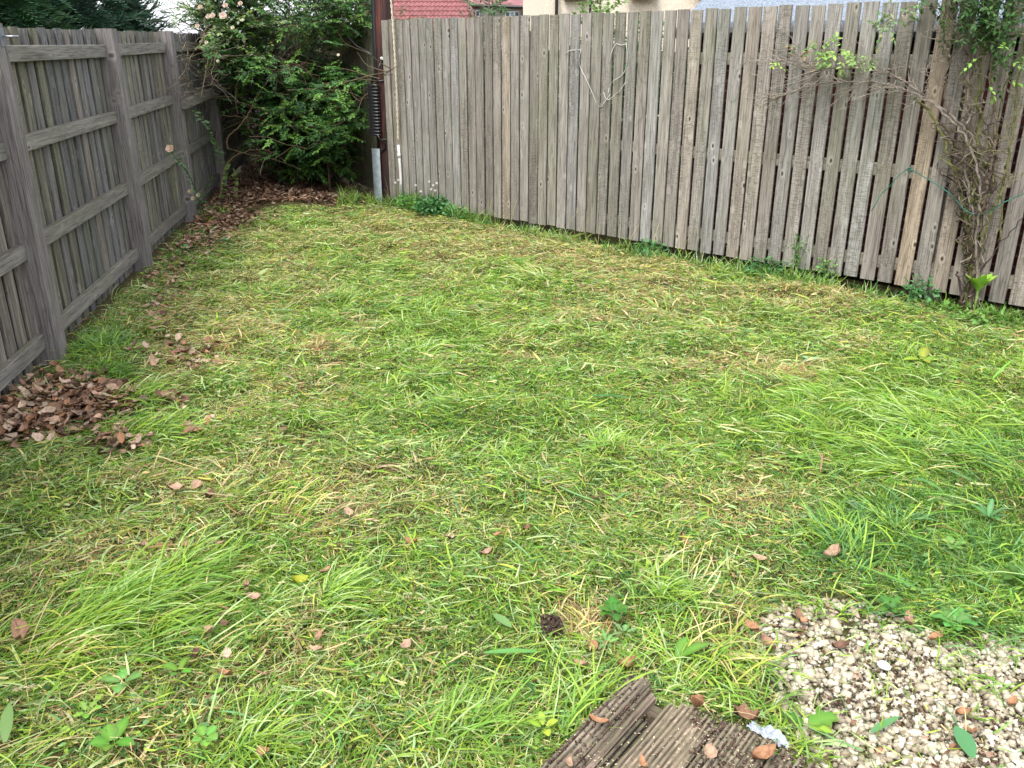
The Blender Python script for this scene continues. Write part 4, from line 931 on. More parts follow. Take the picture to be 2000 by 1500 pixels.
D_ = rng.normal(0, 1, (n, 3)) * np.array([1, 1, .15]); V, Q, C = leaves(P, D_, np.tile([[0, 0, 1.]], (n, 1)), rng.uniform(.003, .009, n), rng.uniform(.0014, .003, n), np.clip(cc, .01, .8))
tag(np_obj('seed_husks', V, Q, C, M['dead']), 'pale seed husks and brown crumbs sprinkled over the grooved deck', 'debris', kind='stuff')
# upturned clod of roots and soil
p = at(1078, 1222, .03); n = 260
v = pebbles(rng.normal(0, 1, (n, 3)).clip(-1.5, 1.5) * np.array([[.018, .024, .008]]), rng.uniform(.002, .007, n), jit((.055, .033, .024), n, .35, .1)); o = np_obj('soil_clod', *v, M['dead']); o.location = p
tag(o, 'dark upturned clod of roots and soil among dry straw left of the crinkled weed', 'clod')
# scrap of clear bluish plastic
t = NT('thin_plastic'); t.b.inputs["Transmission Weight"].default_value = .35; g = t.n("NewGeometry").outputs["Position"]; nz = t.noise(g, 90, 4); t.bump(nz, 1.0, .006)
M['plastic'] = t.done((.46, .51, .60), .35, .5)
nU = 22; V = []; F = []; pc = at(1500, 1442, .035)
for i in range(nU):
    for j in range(12):
        a, b = (i / (nU - 1) - .5) * .10, (j / 11 - .5) * .05 * (1 - .4 * abs(i / (nU - 1) - .4))
        z_ = .045 * (float(fbm(i * .22, j * .25, 4, 2)) - .4) + .012 * abs(math.sin(i * .5 + j * .9)) + random.uniform(-.002, .002)
        V.append((a * .75 + b * .6, -a * .72 + b * .6, z_))
F = [(i * 12 + j, (i + 1) * 12 + j, (i + 1) * 12 + j + 1, i * 12 + j + 1) for i in range(nU - 1) for j in range(11)]
mb = MB(); mb.add(V, F); o = mb.build('plastic_scrap', M['plastic'], None, True); o.location = pc; tag(o, 'crumpled scrap of pale blue clear plastic beside the right edge of the deck', 'plastic')

# ------------------------------------------------------------------ low weeds on the lawn
def broad(P, hd, L, W, pitch, col, bend=-.5, lobes=0, K=6):
    """one broad leaf as a mesh strip with a midrib fold and lobed edge"""
    V = []; F = []; c = Vector(P); 
    for k in range(K + 1):
        t_ = k / K; p_ = pitch + bend * t_; d = Vector((math.cos(p_) * math.cos(hd), math.cos(p_) * math.sin(hd), math.sin(p_))); sd = Vector((-math.sin(hd), math.cos(hd), 0)); up = sd.cross(d) * -1
        wv = W * .5 * math.sin(math.pi * min(1, (t_ * .92 + .06))) ** .75 * (1 if not lobes else (1 + .35 * math.sin(k * 2.6)))
        V += [c - sd * wv + up * wv * .22, c, c + sd * wv + up * wv * .22]; c = c + d * (L / K)
    for k in range(K): a = k * 3; F += [(a, a + 1, a + 4, a + 3), (a + 1, a + 2, a + 5, a + 4)]
    return V, F
def weed(px_, py_, leaves_, lab, cat='weed', name='weed_plant', mat='leaf', z=.035, grp=None):
    p = at(px_, py_, z); th_ = thing(name, lab, cat, grp, loc=p); mb = MB()
    for (hd, L_, W_, pi_, col, be, lo) in leaves_:
        V, F = broad(p + Vector((math.cos(hd), math.sin(hd), 0)) * .008, hd, L_, W_, pi_, col, be, lo); mb.add(V, F, [tuple(x_ * (1.3 if q_ % 3 == 1 else random.uniform(.65, 1.1)) for x_ in col) for q_ in range(len(V))])
    if len(leaves_) == 1:
        bpy.data.objects.remove(th_); o_ = MB(); V, F = broad(Vector((0, 0, 0)), *leaves_[0][:3], leaves_[0][3], leaves_[0][4], leaves_[0][5], leaves_[0][6]); o_.add(V, F, leaves_[0][4]); ob_ = o_.build('broad_leaf', M[mat], None, True); ob_.location = p; return tag(ob_, lab, 'leaf', grp)
    mb.build('leaves', M[mat], th_, True); return th_
def rosette(n, L_, W_, col, pitch=.35, be=-.5, lo=0, h0=None):
    L_ *= .68; W_ *= .68
    return [((h0 or 0) + k * 6.283 / n + random.uniform(-.35, .35), L_ * random.uniform(.7, 1.15), W_ * random.uniform(.8, 1.15), pitch + random.uniform(-.15, .25), tuple(x_ * random.uniform(.8, 1.2) for x_ in col), be, lo) for k in range(n)]
g1, g2, g3, g4 = (.055, .14, .022), (.10, .22, .03), (.15, .25, .08), (.21, .32, .04)
weed(1200, 1195, rosette(8, .075, .045, g1, .5, -.7, 1) , 'dark green crinkled weed growing left of the grass edge near the deck', 'weed')
weed(1185, 1255, rosette(6, .05, .022, g3, .4, -.5, 1), 'pale grey-green palmate weed just behind the deck corner', 'weed')
weed(1220, 1235, rosette(5, .05, .024, g3, .4, -.5, 1), 'small pale cut-leaved weed between the crinkled weed and the deck', 'weed')
weed(965, 1200, [(-.9, .085, .03, .08, (.15, .27, .09), -.1, 0)], 'single green oval leaf lying flat on the clippings near the bottom centre')
weed(945, 1375 - 100, [(0.0, .16, .02, .1, (.12, .30, .08), -.2, 0)], 'long broad green grass leaf lying above the bottom centre')
weed(1320, 1285, [(.3, .10, .035, .5, g2, -.6, 0), (1.0, .07, .03, .6, g2, -.6, 0)], 'bright green pointed leaves growing behind the deck', 'weed')
weed(1575, 1415, [(.2, .08, .055, .3, g2, -.5, 1), (2.7, .05, .035, .4, g1, -.5, 1), (-.6, .06, .03, .3, g4, -.4, 0)], 'broad heart-shaped green leaves between the deck and the gravel', 'weed')
weed(1700, 1430, [(.45, .10, .02, .15, (.10, .24, .09), -.1, 0)], 'narrow blue-green leaf lying across the gravel')
weed(1900, 1480, [(1.6, .09, .045, .3, (.08, .22, .09), -.3, 0)], 'blue-green leaf standing on the gravel at the bottom right')
weed(1800, 702, rosette(4, .16, .075, g4, .25, -.35, 0, 2.9), 'pale lime broad-leaved weed lying on the right lawn', 'weed')
weed(1580, 702, rosette(3, .07, .04, (.20, .33, .20), .3, -.3, 0), 'small blue-green leaf cluster on the lawn left of the lime weed', 'weed')
weed(1530, 882, rosette(3, .06, .04, (.15, .24, .15), .3, -.3, 0), 'dull grey-green leaves beside a bare brown patch on the right lawn', 'weed')
weed(1740, 1190, rosette(7, .08, .05, g1, .7, -.9, 1), 'dark green weed at the top edge of the gravel', 'weed')
weed(1865, 1215, rosette(8, .09, .055, (.09, .24, .05), .6, -.8, 1), 'bright green lobed weed behind the gravel near the right edge', 'weed')
weed(1680, 1000, rosette(7, .08, .035, (.13, .26, .12), .7, -.6, 1), 'pale jagged weed in the long grass on the right', 'weed')
weed(1790, 1015, rosette(6, .08, .03, (.12, .25, .11), .8, -.6, 1), 'ferny green weed right of the pale jagged weed', 'weed')
weed(1860, 1065, rosette(5, .06, .045, (.16, .30, .06), .5, -.6, 0), 'round yellowish-green weed low on the right of the lawn', 'weed')
weed(1990, 1130, rosette(7, .09, .045, g1, .8, -.9, 1), 'dark weed at the right edge of the picture above the gravel', 'weed')
weed(1930, 1010, rosette(7, .10, .03, (.08, .20, .07), .9, -.8, 0), 'upright dark weed with narrow leaves at the right side of the lawn', 'weed')
weed(240, 1330, rosette(4, .07, .05, (.13, .28, .07), .4, -.5, 0), 'soft green broad weed in the lower left lawn', 'weed')
weed(220, 1450, rosette(5, .08, .055, (.10, .24, .03), .5, -.6, 0), 'bright green broad weed at the bottom left', 'weed')
weed(170, 1390, rosette(5, .05, .03, (.18, .32, .05), .4, -.5, 1), 'small yellow-green lobed weed above the broad weed at bottom left', 'weed')
weed(350, 1310, rosette(4, .06, .035, g2, .5, -.6, 0), 'green weed at the foot of the bright grass swathe', 'weed')
weed(10, 1450, [(1.9, .11, .03, .5, g3, -.4, 0)], 'pale green oblong leaf in the bottom left corner')
weed(400, 1440, rosette(5, .05, .045, (.13, .27, .05), .3, -.4, 0), 'round-leaved weed near the bottom left', 'weed')
weed(1062, 1420, rosette(4, .05, .035, (.30, .42, .05), .5, -.6, 0), 'yellow-green weed left of the deck', 'weed')
weed(925, 1395, rosette(5, .045, .022, (.20, .33, .06), .4, -.5, 1), 'small lobed weed near the bottom centre', 'weed')
weed(965, 740, rosette(5, .045, .022, (.55, .62, .48), .2, -.2, 0), 'tiny whitish flower-like sprig on the lawn centre', 'weed')
weed(660, 605 + 20, rosette(4, .08, .03, g2, .4, -.5, 0), 'green weed tuft on the upper left lawn', 'weed')
weed(885, 705, [(1.4, .06, .035, .6, g3, -.4, 0)], 'pale green leaf standing on the middle of the lawn')
weed(370, 487, rosette(6, .12, .05, (.10, .22, .10), .3, -.5, 1), 'grey-green weed at the edge of the leaf litter by the third fence post', 'weed')
weed(440, 470, rosette(6, .10, .04, (.06, .16, .05), .4, -.5, 1), 'dark green weed on the lawn edge below the rose', 'weed')
weed(560, 425, rosette(7, .10, .035, (.05, .15, .04), .3, -.4, 1), 'dark flat weed patch in front of the leaf litter', 'weed')
weed(500, 430, rosette(7, .10, .035, (.06, .17, .04), .3, -.4, 1), 'dark flat weed patch left of the one before the litter', 'weed')
x, y, px, py, dl, dr = sample(26000); st, gn, dk = zones(x, y, px, py)
k = rng.random(len(x)) < np.clip(.02 + .30 * blobs(px, py, [(250, 1400, 350, 110, 1.3), (1900, 1080, 250, 150, 1.0), (1300, 1150, 200, 90, .5), (900, 1350, 300, 90, .4), (430, 470, 110, 40, .8)]) + .12 * dk, 0, 1)
x, y = x[k], y[k]; vs = []
for j in range(3):
    n = len(x); a = rng.uniform(0, 6.28, n); L_ = rng.uniform(.010, .026, n); X_ = x + rng.normal(0, .012, n); Y_ = y + rng.normal(0, .012, n)
    vs.append(leaves(np.stack([X_, Y_, ground_z(X_, Y_) + rng.uniform(.015, .04, n)], 1), np.stack([np.cos(a), np.sin(a), rng.uniform(-.2, .5, n)], 1), np.stack([rng.normal(0, .3, n), rng.normal(0, .3, n), np.ones(n)], 1), L_, L_ * rng.uniform(.5, .9, n), np.clip(np.array([PAL['green'], PAL['lime'], PAL['blue'], PAL['deep']])[rng.integers(0, 4, n)] * (1 + rng.normal(0, .15, (n, 1))), .01, .8), .2, rng.uniform(-.3, .1, n)))
V, Q, C = join(vs); tag(np_obj('small_leaved_weeds', V, Q, C, M['leaf']), 'tiny clover and buttercup leaves growing through the mown grass', 'ground cover', kind='stuff')
# leafy weeds under the right fence
def leafcloud(c, r, n, L_, W_, col, seed=0, jz=.6):
    d = rng.normal(0, 1, (n, 3)); d /= np.linalg.norm(d, axis=1)[:, None]; rr = rng.random(n) ** .45
    P = np.array(c)[None] + d * rr[:, None] * np.array(r)[None]; D_ = d * np.array([1, 1, .3]) + rng.normal(0, .6, (n, 3)); Nn = rng.normal(0, .5, (n, 3)) + np.array([0, 0, 1.2])
    return leaves(P, D_, Nn, L_ * rng.uniform(.6, 1.3, n), W_ * rng.uniform(.7, 1.2, n), jit(col, n, .22, .08), .25, rng.uniform(-.4, .1, n))
def herb(px_, py_, r, n, L_, W_, col, lab, name='leafy_weed', off=.12, stems=6, h=.15):
    L_ *= .62; W_ *= .62; n = int(n * 1.7)
    p = onfence(px_, py_, off); p.z = 0
    th_ = thing(name, lab, 'weed', loc=p); v = leafcloud((p.x, p.y, h * .55), (r, r, h * .5), n, L_, W_, col); np_obj('leaves', *v, M['leaf'], th_)
    mb = MB()
    for k in range(stems):
        a = random.uniform(0, 6.28); mb.tube([p, p + Vector((math.cos(a) * r * .4, math.sin(a) * r * .4, h * .6)), p + Vector((math.cos(a) * r * .8, math.sin(a) * r * .8, h))], .0022, 4, (.10, .16, .05))
    mb.build('stems', M['bark'], th_); return th_
herb(845, 395, .20, 320, .07, .05, (.07, .19, .06), 'low mound of round dark green leaves at the fence foot right of the pole', h=.2)
herb(800, 398, .16, 200, .05, .03, (.11, .26, .05), 'bushy bright weed between the pole foot and the round-leaved mound', h=.2)
herb(890, 405, .14, 150, .06, .045, (.10, .22, .07), 'low green weed right of the round-leaved mound', h=.14)
herb(1270, 483, .15, 110, .06, .03, (.08, .20, .07), 'dark green weed under the middle of the right fence', h=.12)
herb(1495, 522, .16, 130, .07, .02, (.07, .19, .06), 'narrow-leaved weed under the right fence', h=.13)
herb(1555, 535, .07, 60, .05, .02, (.12, .27, .08), 'tall single weed climbing the fence boards', h=.34, off=.05)
herb(1612, 552, .08, 60, .05, .03, (.14, .26, .07), 'small pale weed right of the tall single weed', h=.20, off=.05)
herb(1790, 585, .12, 90, .06, .03, (.09, .22, .08), 'spreading weed at the fence foot left of the climber', h=.18)
herb(1960, 620, .22, 130, .08, .035, (.12, .24, .05), 'broad pale-backed leaves lying at the fence foot in the right corner', h=.08, off=.3)
herb(1860, 615, .25, 130, .08, .03, (.12, .24, .04), 'flattened green leaves lying in front of the climber', h=.06, off=.22)
# lime green leaf clump at the climber's foot
p = onfence(1915, 545, .16); th_ = thing('lime_leaf_clump', 'upright lime green leaf clump at the foot of the climber', 'plant', loc=(p.x, p.y, 0)); mb = MB()
for k in range(13):
    a = -1.57 + (k - 6) * .5; V, F = broad(p - UP * .075 + Vector((math.cos(a), math.sin(a), 0)) * .006, a, .13 * random.uniform(.8, 1.1), .055, 1.35 - .08 * abs(k - 6) + random.uniform(-.1, .1), None, -.5); mb.add(V, F, (.26 * random.uniform(.85, 1.15), .45, .06))
mb.build('leaves', M['leaf'], th_, True); mb = MB(); mb.tube([(p.x, p.y, 0), p - UP * .05], .006, 5, (.2, .3, .08)); mb.build('stem', M['bark'], th_)
# white flowering weeds by the pole
def flowers(th_, pts, r, col, n=6, nm='flower'):
    for c in pts:
        c = Vector(c); m = n; a = np.arange(m) * 6.283 / m + random.uniform(0, 1)
        D_ = np.stack([np.cos(a), np.sin(a) * .6, np.sin(a) * .8 + .2], 1); P = np.tile(np.array(c)[None], (m, 1))
        v = leaves(P, D_, np.tile([[0, -1., .3]], (m, 1)), np.full(m, r), np.full(m, r * .7), jit(col, m, .06, .03), .3, .3); np_obj(nm, *v, M['petal'], th_)
for (pts, lab) in (([(778, 352), (783, 358), (772, 357)], 'small white flowers on a weed beside the plastic pipe'), ([(838, 355), (846, 362), (850, 372), (842, 370), (853, 358)], 'taller white flowered weed in front of the fence right of the pole'), ([(812, 362), (822, 374)], 'sparse white flowered weed between the other two')):
    P = [onfence(a, b, .12) for a, b in pts]; th_ = thing('flowering_weed', lab, 'wildflower', 'white flowered weeds by the pole', loc=(P[0].x, P[0].y, 0)); mb = MB()
    for q_ in P: mb.tube([(P[0].x, P[0].y, 0), (P[0].x * .5 + q_.x * .5, P[0].y * .5 + q_.y * .5, q_.z * .6), q_], .0028, 4, (.16, .22, .08))
    mb.build('stems', M['bark'], th_); flowers(th_, P, .015, (.60, .53, .56), 5)

# ------------------------------------------------------------------ branching helper
def pull(p, lim=.10):
    p = Vector(p); c = Vector((0, 0, CAM_H))
    for _ in range(60):
        if p.z > 1.75 or (p - LP).dot(LN) > lim: break
        p = c + (p - c) * .985
    return p
def wander(p, d, L_, n, bend=.25, grav=0.0, rnd=None):
    rnd = rnd or random; P = [Vector(p)]; d = Vector(d).normalized()
    for k in range(n):
        d = (d + Vector((rnd.gauss(0, bend), rnd.gauss(0, bend), rnd.gauss(0, bend) - grav))).normalized(); P.append(P[-1] + d * (L_ / n))
    return P
def along(P, t_):
    f = t_ * (len(P) - 1); i = min(int(f), len(P) - 2); return P[i].lerp(P[i + 1], f - i), (P[i + 1] - P[i]).normalized()
def twig_leaves(acc, P, step, L_, W_, cols, droop=.1, t0=.15, pair=True):
    tot = sum((P[i + 1] - P[i]).length for i in range(len(P) - 1)); n = max(2, int(tot / step))
    for k in range(n):
        q_, d = along(P, t0 + (1 - t0) * (k + .5) / n); sd = d.cross(UP); sd = sd.normalized() if sd.length > .05 else Vector((1, 0, 0)); a = random.uniform(-.5, .5); sd = (sd + UP * a).normalized()
        for sg in ((-1, 1) if pair else (random.choice((-1, 1)),)):
            D_ = d * .6 + sd * sg + UP * (random.uniform(-.2, .35) - droop); acc.append((q_, D_, UP + sd * random.uniform(-.5, .5) + Vector((0, -.35, 0)), L_ * random.uniform(.65, 1.2), W_ * random.uniform(.75, 1.15), random.choice(cols)))
    q_, d = along(P, 1.0); acc.append((q_, d, UP, L_, W_, random.choice(cols)))
def leaf_obj(name, acc, mat, parent):
    P = np.array([a[0] for a in acc]); D_ = np.array([a[1] for a in acc]); Nn = np.array([a[2] for a in acc]); n = len(acc)
    c = np.array([a[5] for a in acc]) * (1 + rng.normal(0, .15, (n, 1)))
    return np_obj(name, *leaves(P, D_, Nn, np.array([a[3] for a in acc]), np.array([a[4] for a in acc]), np.clip(c, .01, .8), .25, rng.uniform(-.25, .05, n)), mat, parent)

# ------------------------------------------------------------------ dark evergreen shrub in the far corner
SB = Vector((-2.55, 11.35, 0)); sh = thing('corner_shrub', 'large dark green glossy-leaved shrub filling the far left corner of the garden', 'shrub', loc=SB)
mb = MB(); acc = []
dark = [(.02, .055, .018), (.028, .075, .022), (.035, .09, .025)]; midc = [(.045, .12, .028), (.055, .145, .03), (.036, .10, .028)]; lightc = [(.10, .22, .04), (.14, .27, .05)]
def shrub_ok(q_):
    px_, py_ = proj(q_.x, q_.y, q_.z)
    if px_ < 415 or px_ > 748: return False
    if px_ > 700 and py_ > 95 and random.random() < .97: return False
    if px_ > 655 and 60 < py_ < 130 and random.random() < .8: return False
    if px_ > 735 and random.random() < .6: return False
    if py_ > 348: return False
    if px_ < 560 and py_ > 205 and random.random() < .90 * min(1, (570 - px_) / 70): return False    # open dark hollow at the lower left
    if px_ < 470 and py_ > 150 and random.random() < .85: return False
    return True
for i in range(46):
    a = random.uniform(0, 6.28); b0 = SB + Vector((random.gauss(0, .28), random.gauss(0, .35), 0)); d = Vector((math.cos(a) * .5, math.sin(a) * .5 - .2, 1.1)); L_ = random.uniform(1.5, 2.9)
    P = wander(b0, d, L_, 10, .13, .035); mb.tube(P, [.016 * (1 - .8 * k / 10) for k in range(11)], 5, (.10, .075, .05))
    for k in range(24):
        q_, dd = along(P, random.uniform(.12, 1)); a2 = random.uniform(0, 6.28); d2 = Vector((math.cos(a2), math.sin(a2) - .45, random.uniform(-.15, .7))); P2 = wander(q_, d2, random.uniform(.35, .85), 6, .2, .05); mb.tube(P2, [.005, .0045, .004, .0035, .003, .0025, .002], 4, (.13, .10, .06))
        for m_ in range(8):
            q3, d3 = along(P2, random.uniform(.15, 1)); a3 = random.uniform(0, 6.28)
            if not shrub_ok(q3): continue
            P3 = wander(q3, d3 * .6 + Vector((math.cos(a3), math.sin(a3) - .35, random.uniform(-.25, .45))), random.uniform(.12, .28), 4, .15, .05)
            hi = q3.z > 1.2 and random.random() < .35; tipcol = lightc if random.random() < (.16 + .16 * (q3.y < 11.0)) else (midc if random.random() < .6 else dark)
            twig_leaves(acc, P3, .026, .042, .019, tipcol)
for i in range(150):                               # outer sprays reaching over the fence towards the pole
    q0 = atY(random.uniform(600, 738), random.uniform(-60, 62), random.uniform(9.9, 10.9)); P2 = wander(q0 + Vector((-.3, .1, -.35)), Vector((.6, -.2, .7)), .55, 6, .2, .02); mb.tube(P2, .003, 4, (.12, .09, .05))
    for m_ in range(6):
        q3, d3 = along(P2, random.uniform(.3, 1)); P3 = wander(q3, d3 + Vector((random.gauss(0, .7), random.gauss(0, .7), random.gauss(0, .5))), random.uniform(.1, .25), 4, .15, .03)
        pp = proj(P3[-1].x, P3[-1].y, P3[-1].z)
        if pp[0] < 742 and pp[1] < 95: twig_leaves(acc, P3, .028, .040, .018, random.choice([dark, midc, midc, lightc]))
mb.build('branches', M['bark'], sh); print('shrub leaves', len(acc)); leaf_obj('foliage', acc, M['leaf'], sh)

# ------------------------------------------------------------------ rambling rose between the left fence and the shrub
RB = Vector((-3.1, 10.1, 0)); ro = thing('rambling_rose', 'tall rambling rose with pale pink flowers and arching bare canes by the left fence', 'rose bush', loc=RB)
mb = MB(); acc = []; rl_ = [(.33, .38, .25), (.38, .40, .28), (.10, .17, .07), (.16, .24, .12), (.09, .17, .05), (.22, .28, .16), (.15, .27, .05), (.26, .33, .08)]
def cane(pts, r0, r1, Y0, Y1, col=(.20, .145, .09)):
    n = len(pts); P = smooth_path([pull(atY(a, b, Y0 + (Y1 - Y0) * i / (n - 1))) for i, (a, b) in enumerate(pts)], 6); m = len(P)
    P = [p + Vector((random.gauss(0, .004), random.gauss(0, .004), random.gauss(0, .004))) for p in P]
    mb.tube(P, [r0 + (r1 - r0) * k / (m - 1) for k in range(m)], 6, col); return P
cane([(428, 388), (433, 365), (437, 335), (450, 312), (475, 298), (500, 292), (530, 297), (560, 318)], .010, .005, 9.75, 10.2, (.26, .19, .11))
cane([(447, 292), (443, 278), (450, 262), (468, 246), (486, 222), (497, 196), (512, 172), (530, 152), (552, 138), (578, 128), (600, 122)], .009, .004, 9.9, 10.0, (.24, .17, .10))
cane([(483, 74), (476, 92), (474, 110), (468, 135), (463, 165), (460, 200), (466, 222)], .006, .004, 9.8, 10.0, (.25, .19, .12))
cane([(408, 50), (400, 62), (396, 78), (388, 92), (380, 98)], .007, .003, 9.6, 9.7, (.30, .22, .13))
cane([(447, 290), (480, 300), (520, 308), (560, 320), (585, 330)], .005, .003, 9.9, 10.0, (.22, .17, .11))
cane([(508, 340), (515, 315), (528, 300), (540, 294)], .005, .003, 9.9, 10.0, (.27, .22, .15))
cane([(560, 130), (590, 120), (625, 130), (645, 138)], .004, .003, 9.9, 10.1); cane([(430, 225), (470, 228), (500, 232), (540, 240)], .004, .003, 9.8, 10.0)
cane([(355, 112), (362, 130), (385, 148), (405, 160), (440, 178), (470, 200)], .005, .004, 9.5, 9.9, (.25, .22, .19)); cane([(352, 100), (375, 128), (400, 150), (430, 168)], .004, .003, 9.5, 9.8, (.27, .24, .2))
random.seed(11)
for i in range(120):                                # the tangle of thin grey twigs above the loose rail and in mid bush
    if i < 75: s0 = atY(random.uniform(352, 430), random.uniform(70, 190), random.uniform(9.3, 10.1)); d = Vector((random.uniform(-.5, .9), random.gauss(0, .4), random.uniform(-.6, .7)))
    else: s0 = atY(random.gauss(560, 22), random.gauss(105, 16), random.uniform(9.9, 10.3)); a = random.uniform(0, 6.28); d = Vector((math.cos(a), random.gauss(0, .3), math.sin(a)))
    P = [pull(p) for p in wander(s0, d, random.uniform(.12, .4), 5, .28)]; mb.tube(P, [.0035, .0032, .003, .0026, .0022, .0018], 4, random.choice([(.22, .19, .16), (.26, .2, .13), (.17, .13, .1)]))
for i in range(40):                                # leafy canes rising above the fence
    bx0 = atY(random.uniform(410, 640), 330, 11.2); bx0.z = random.uniform(.9, 1.5)
    tgt = atY(random.uniform(350, 530), random.uniform(-70, 120), random.uniform(9.7, 10.6)); mid_ = bx0.lerp(tgt, .6) + Vector((random.gauss(0, .12), random.gauss(0, .15), .15))
    P = [pull(p, .15) for p in smooth_path([bx0, mid_, tgt], 7)]; mb.tube(P, [.006 * (1 - .6 * k / (len(P) - 1)) for k in range(len(P))], 5, (.16, .14, .08))
    for k in range(18):
        q_, dd = along(P, random.uniform(.5, 1)); a2 = random.uniform(0, 6.28); P2 = wander(q_, Vector((math.cos(a2), math.sin(a2) - .3, random.uniform(-.2, .6))), random.uniform(.12, .34), 4, .2, .04)
        pp = proj(P2[-1].x, P2[-1].y, P2[-1].z)
        if pp[0] < 330 or (pp[0] < 385 and pp[1] > 60): continue
        mb.tube(P2, [.003, .0026, .0022, .0018, .0015], 4, (.17, .16, .08))
        twig_leaves(acc, P2, .034, .048, .026, rl_ if random.random() < .6 else midc)
mb.build('canes', M['bark'], ro); leaf_obj('foliage', acc, M['leaf'], ro)
def bloom(parent, c, r, col):
    c = Vector(c); vs = []
    for (m, rr, op) in ((5, 1.0, .9), (5, .8, .5), (4, .55, .15)):
        a = np.arange(m) * 6.283 / m + random.uniform(0, 2); D_ = np.stack([np.cos(a), np.sin(a) * .55 - .25, np.sin(a) * .85 + (1 - op)], 1); P = np.tile(np.array(c)[None], (m, 1))
        vs.append(leaves(P, D_, np.tile([[0, -1., .4]], (m, 1)), np.full(m, r * rr), np.full(m, r * rr * 1.1), jit(col, m, .06, .03), .45, .35))
    return np_obj('bloom', *join(vs), M['petal'], parent)
for (a, b, r_) in [(392, 15, .03), (416, 32, .035), (437, 33, .05), (407, 34, .03), (404, 84, .025), (441, 12, .035), (426, 120, .022), (470, 8, .03), (386, 52, .03), (455, 55, .025), (661, 108, .02), (475, 40, .02)]:
    bloom(ro, atY(a, b, 9.3), r_, (.74, .58, .55) if r_ > .028 else (.74, .66, .60))
# small rose with one open flower in front of the third post
r2 = Vector((-2.72, 8.55, 0)); rs = thing('small_rose', 'thin young rose with one pink bloom leaning in front of the third left fence post', 'rose', loc=r2)
mb = MB(); acc = []
def stem2(pts, r0, r1, Y0, Y1, lf_=True, L_=.05, cols=None, col=(.10, .12, .06), st=.07):
    n = len(pts); P = smooth_path([pull(atY(a, b, Y0 + (Y1 - Y0) * i / (n - 1)), .12) for i, (a, b) in enumerate(pts)], 4); m = len(P); mb.tube(P, [r0 + (r1 - r0) * k / (m - 1) for k in range(m)], 5, col)
    if lf_: twig_leaves(acc, P, st, L_, L_ * .6, cols or [(.06, .15, .05), (.09, .2, .07)], .1, .1)
    return P
stem2([(392, 415), (388, 390), (378, 362), (368, 340), (352, 320), (341, 306), (334, 296)], .006, .003, 8.7, 7.6, True, .05)
stem2([(398, 420), (395, 395), (400, 370), (412, 350)], .005, .003, 8.6, 8.4, True, .05, [(.03, .09, .03), (.05, .12, .04)])
stem2([(430, 400), (436, 370), (440, 345), (445, 325)], .004, .003, 9.3, 9.3, True, .075, [(.20, .33, .07), (.15, .28, .06)], st=.06)
stem2([(440, 300), (425, 285), (415, 270), (405, 245), (395, 232), (380, 218)], .004, .002, 9.4, 9.2, True, .06, [(.17, .27, .13), (.25, .32, .18), (.12, .24, .08)], st=.06)
stem2([(430, 330), (428, 300), (418, 280)], .004, .002, 9.3, 9.2, True, .065, [(.12, .26, .06), (.08, .2, .06)], st=.05)
stem2([(455, 395), (462, 365), (458, 340)], .004, .003, 9.4, 9.4, True, .07, [(.24, .36, .08), (.16, .28, .06)], st=.06)
mb.build('stems', M['bark'], rs); leaf_obj('foliage', acc, M['leaf'], rs); bloom(rs, pull(atY(333, 292, 7.6), .12), .042, (.82, .60, .54))
for (a, b) in ((372, 375), (378, 388), (388, 382)): bloom(rs, pull(atY(a, b, 8.2), .12), .026, (.62, .55, .42))

# ------------------------------------------------------------------ half dead climber on the right fence
random.seed(23)
cb = onfence(1905, 590, .12); cb.z = 0; cl_ = thing('climbing_shrub', 'mostly bare woody climber trained against the right fence, green only at the top', 'climber', loc=cb)
mb = MB(); acc = []; stems_ = []
def fstem(pts, r0, r1, off0=.1, off1=.12, col=(.17, .14, .09), wob=.006):
    n = len(pts); P = smooth_path([onfence(a, b, off0 + (off1 - off0) * i / (n - 1)) for i, (a, b) in enumerate(pts)], 6); m = len(P)
    P = [p + Vector((random.gauss(0, wob), random.gauss(0, wob), random.gauss(0, wob * .5))) for p in P]
    mb.tube(P, [r0 + (r1 - r0) * k / (m - 1) for k in range(m)], 6, col); stems_.append(P); return P
grn = (.12, .125, .045); br = (.12, .09, .065); gy = (.19, .16, .13); dkb = (.07, .05, .045)
S1 = fstem([(1908, 585), (1912, 520), (1922, 430), (1930, 336), (1908, 290), (1886, 252), (1853, 221), (1813, 193), (1780, 168), (1752, 151), (1710, 140), (1668, 134), (1626, 133), (1584, 137), (1547, 120), (1517, 118)], .010, .003, .12, .16, (.2, .17, .14))
S1b = fstem([(1910, 585), (1905, 480), (1915, 400), (1905, 320), (1880, 262), (1850, 226), (1812, 198), (1775, 178), (1740, 166), (1700, 160), (1650, 160), (1600, 163), (1560, 175), (1520, 190), (1495, 198)], .009, .003, .15, .2, gy)
S2 = fstem([(1885, 610), (1890, 530), (1893, 470), (1880, 400), (1862, 330), (1838, 262), (1812, 215), (1785, 190)], .015, .006, .1, .15, grn)
S3 = fstem([(1900, 610), (1900, 520), (1896, 440), (1905, 350), (1915, 250), (1912, 160), (1918, 80), (1925, 0), (1930, -60)], .013, .007, .1, .15, grn)
S4 = fstem([(1895, 600), (1903, 520), (1908, 450), (1925, 380), (1938, 300), (1945, 220), (1935, 140), (1938, 60), (1945, -40)], .013, .006, .13, .18, br)
S5 = fstem([(1910, 600), (1915, 500), (1935, 420), (1958, 360), (1975, 270), (1985, 180), (2000, 90), (2010, -10)], .010, .005, .1, .15, grn)
S6 = fstem([(1880, 615), (1876, 560), (1868, 530)], .008, .006, .1, .1, dkb)
S7 = fstem([(1905, 600), (1912, 540), (1945, 490), (1975, 450), (2010, 400)], .006, .003, .1, .12, dkb)
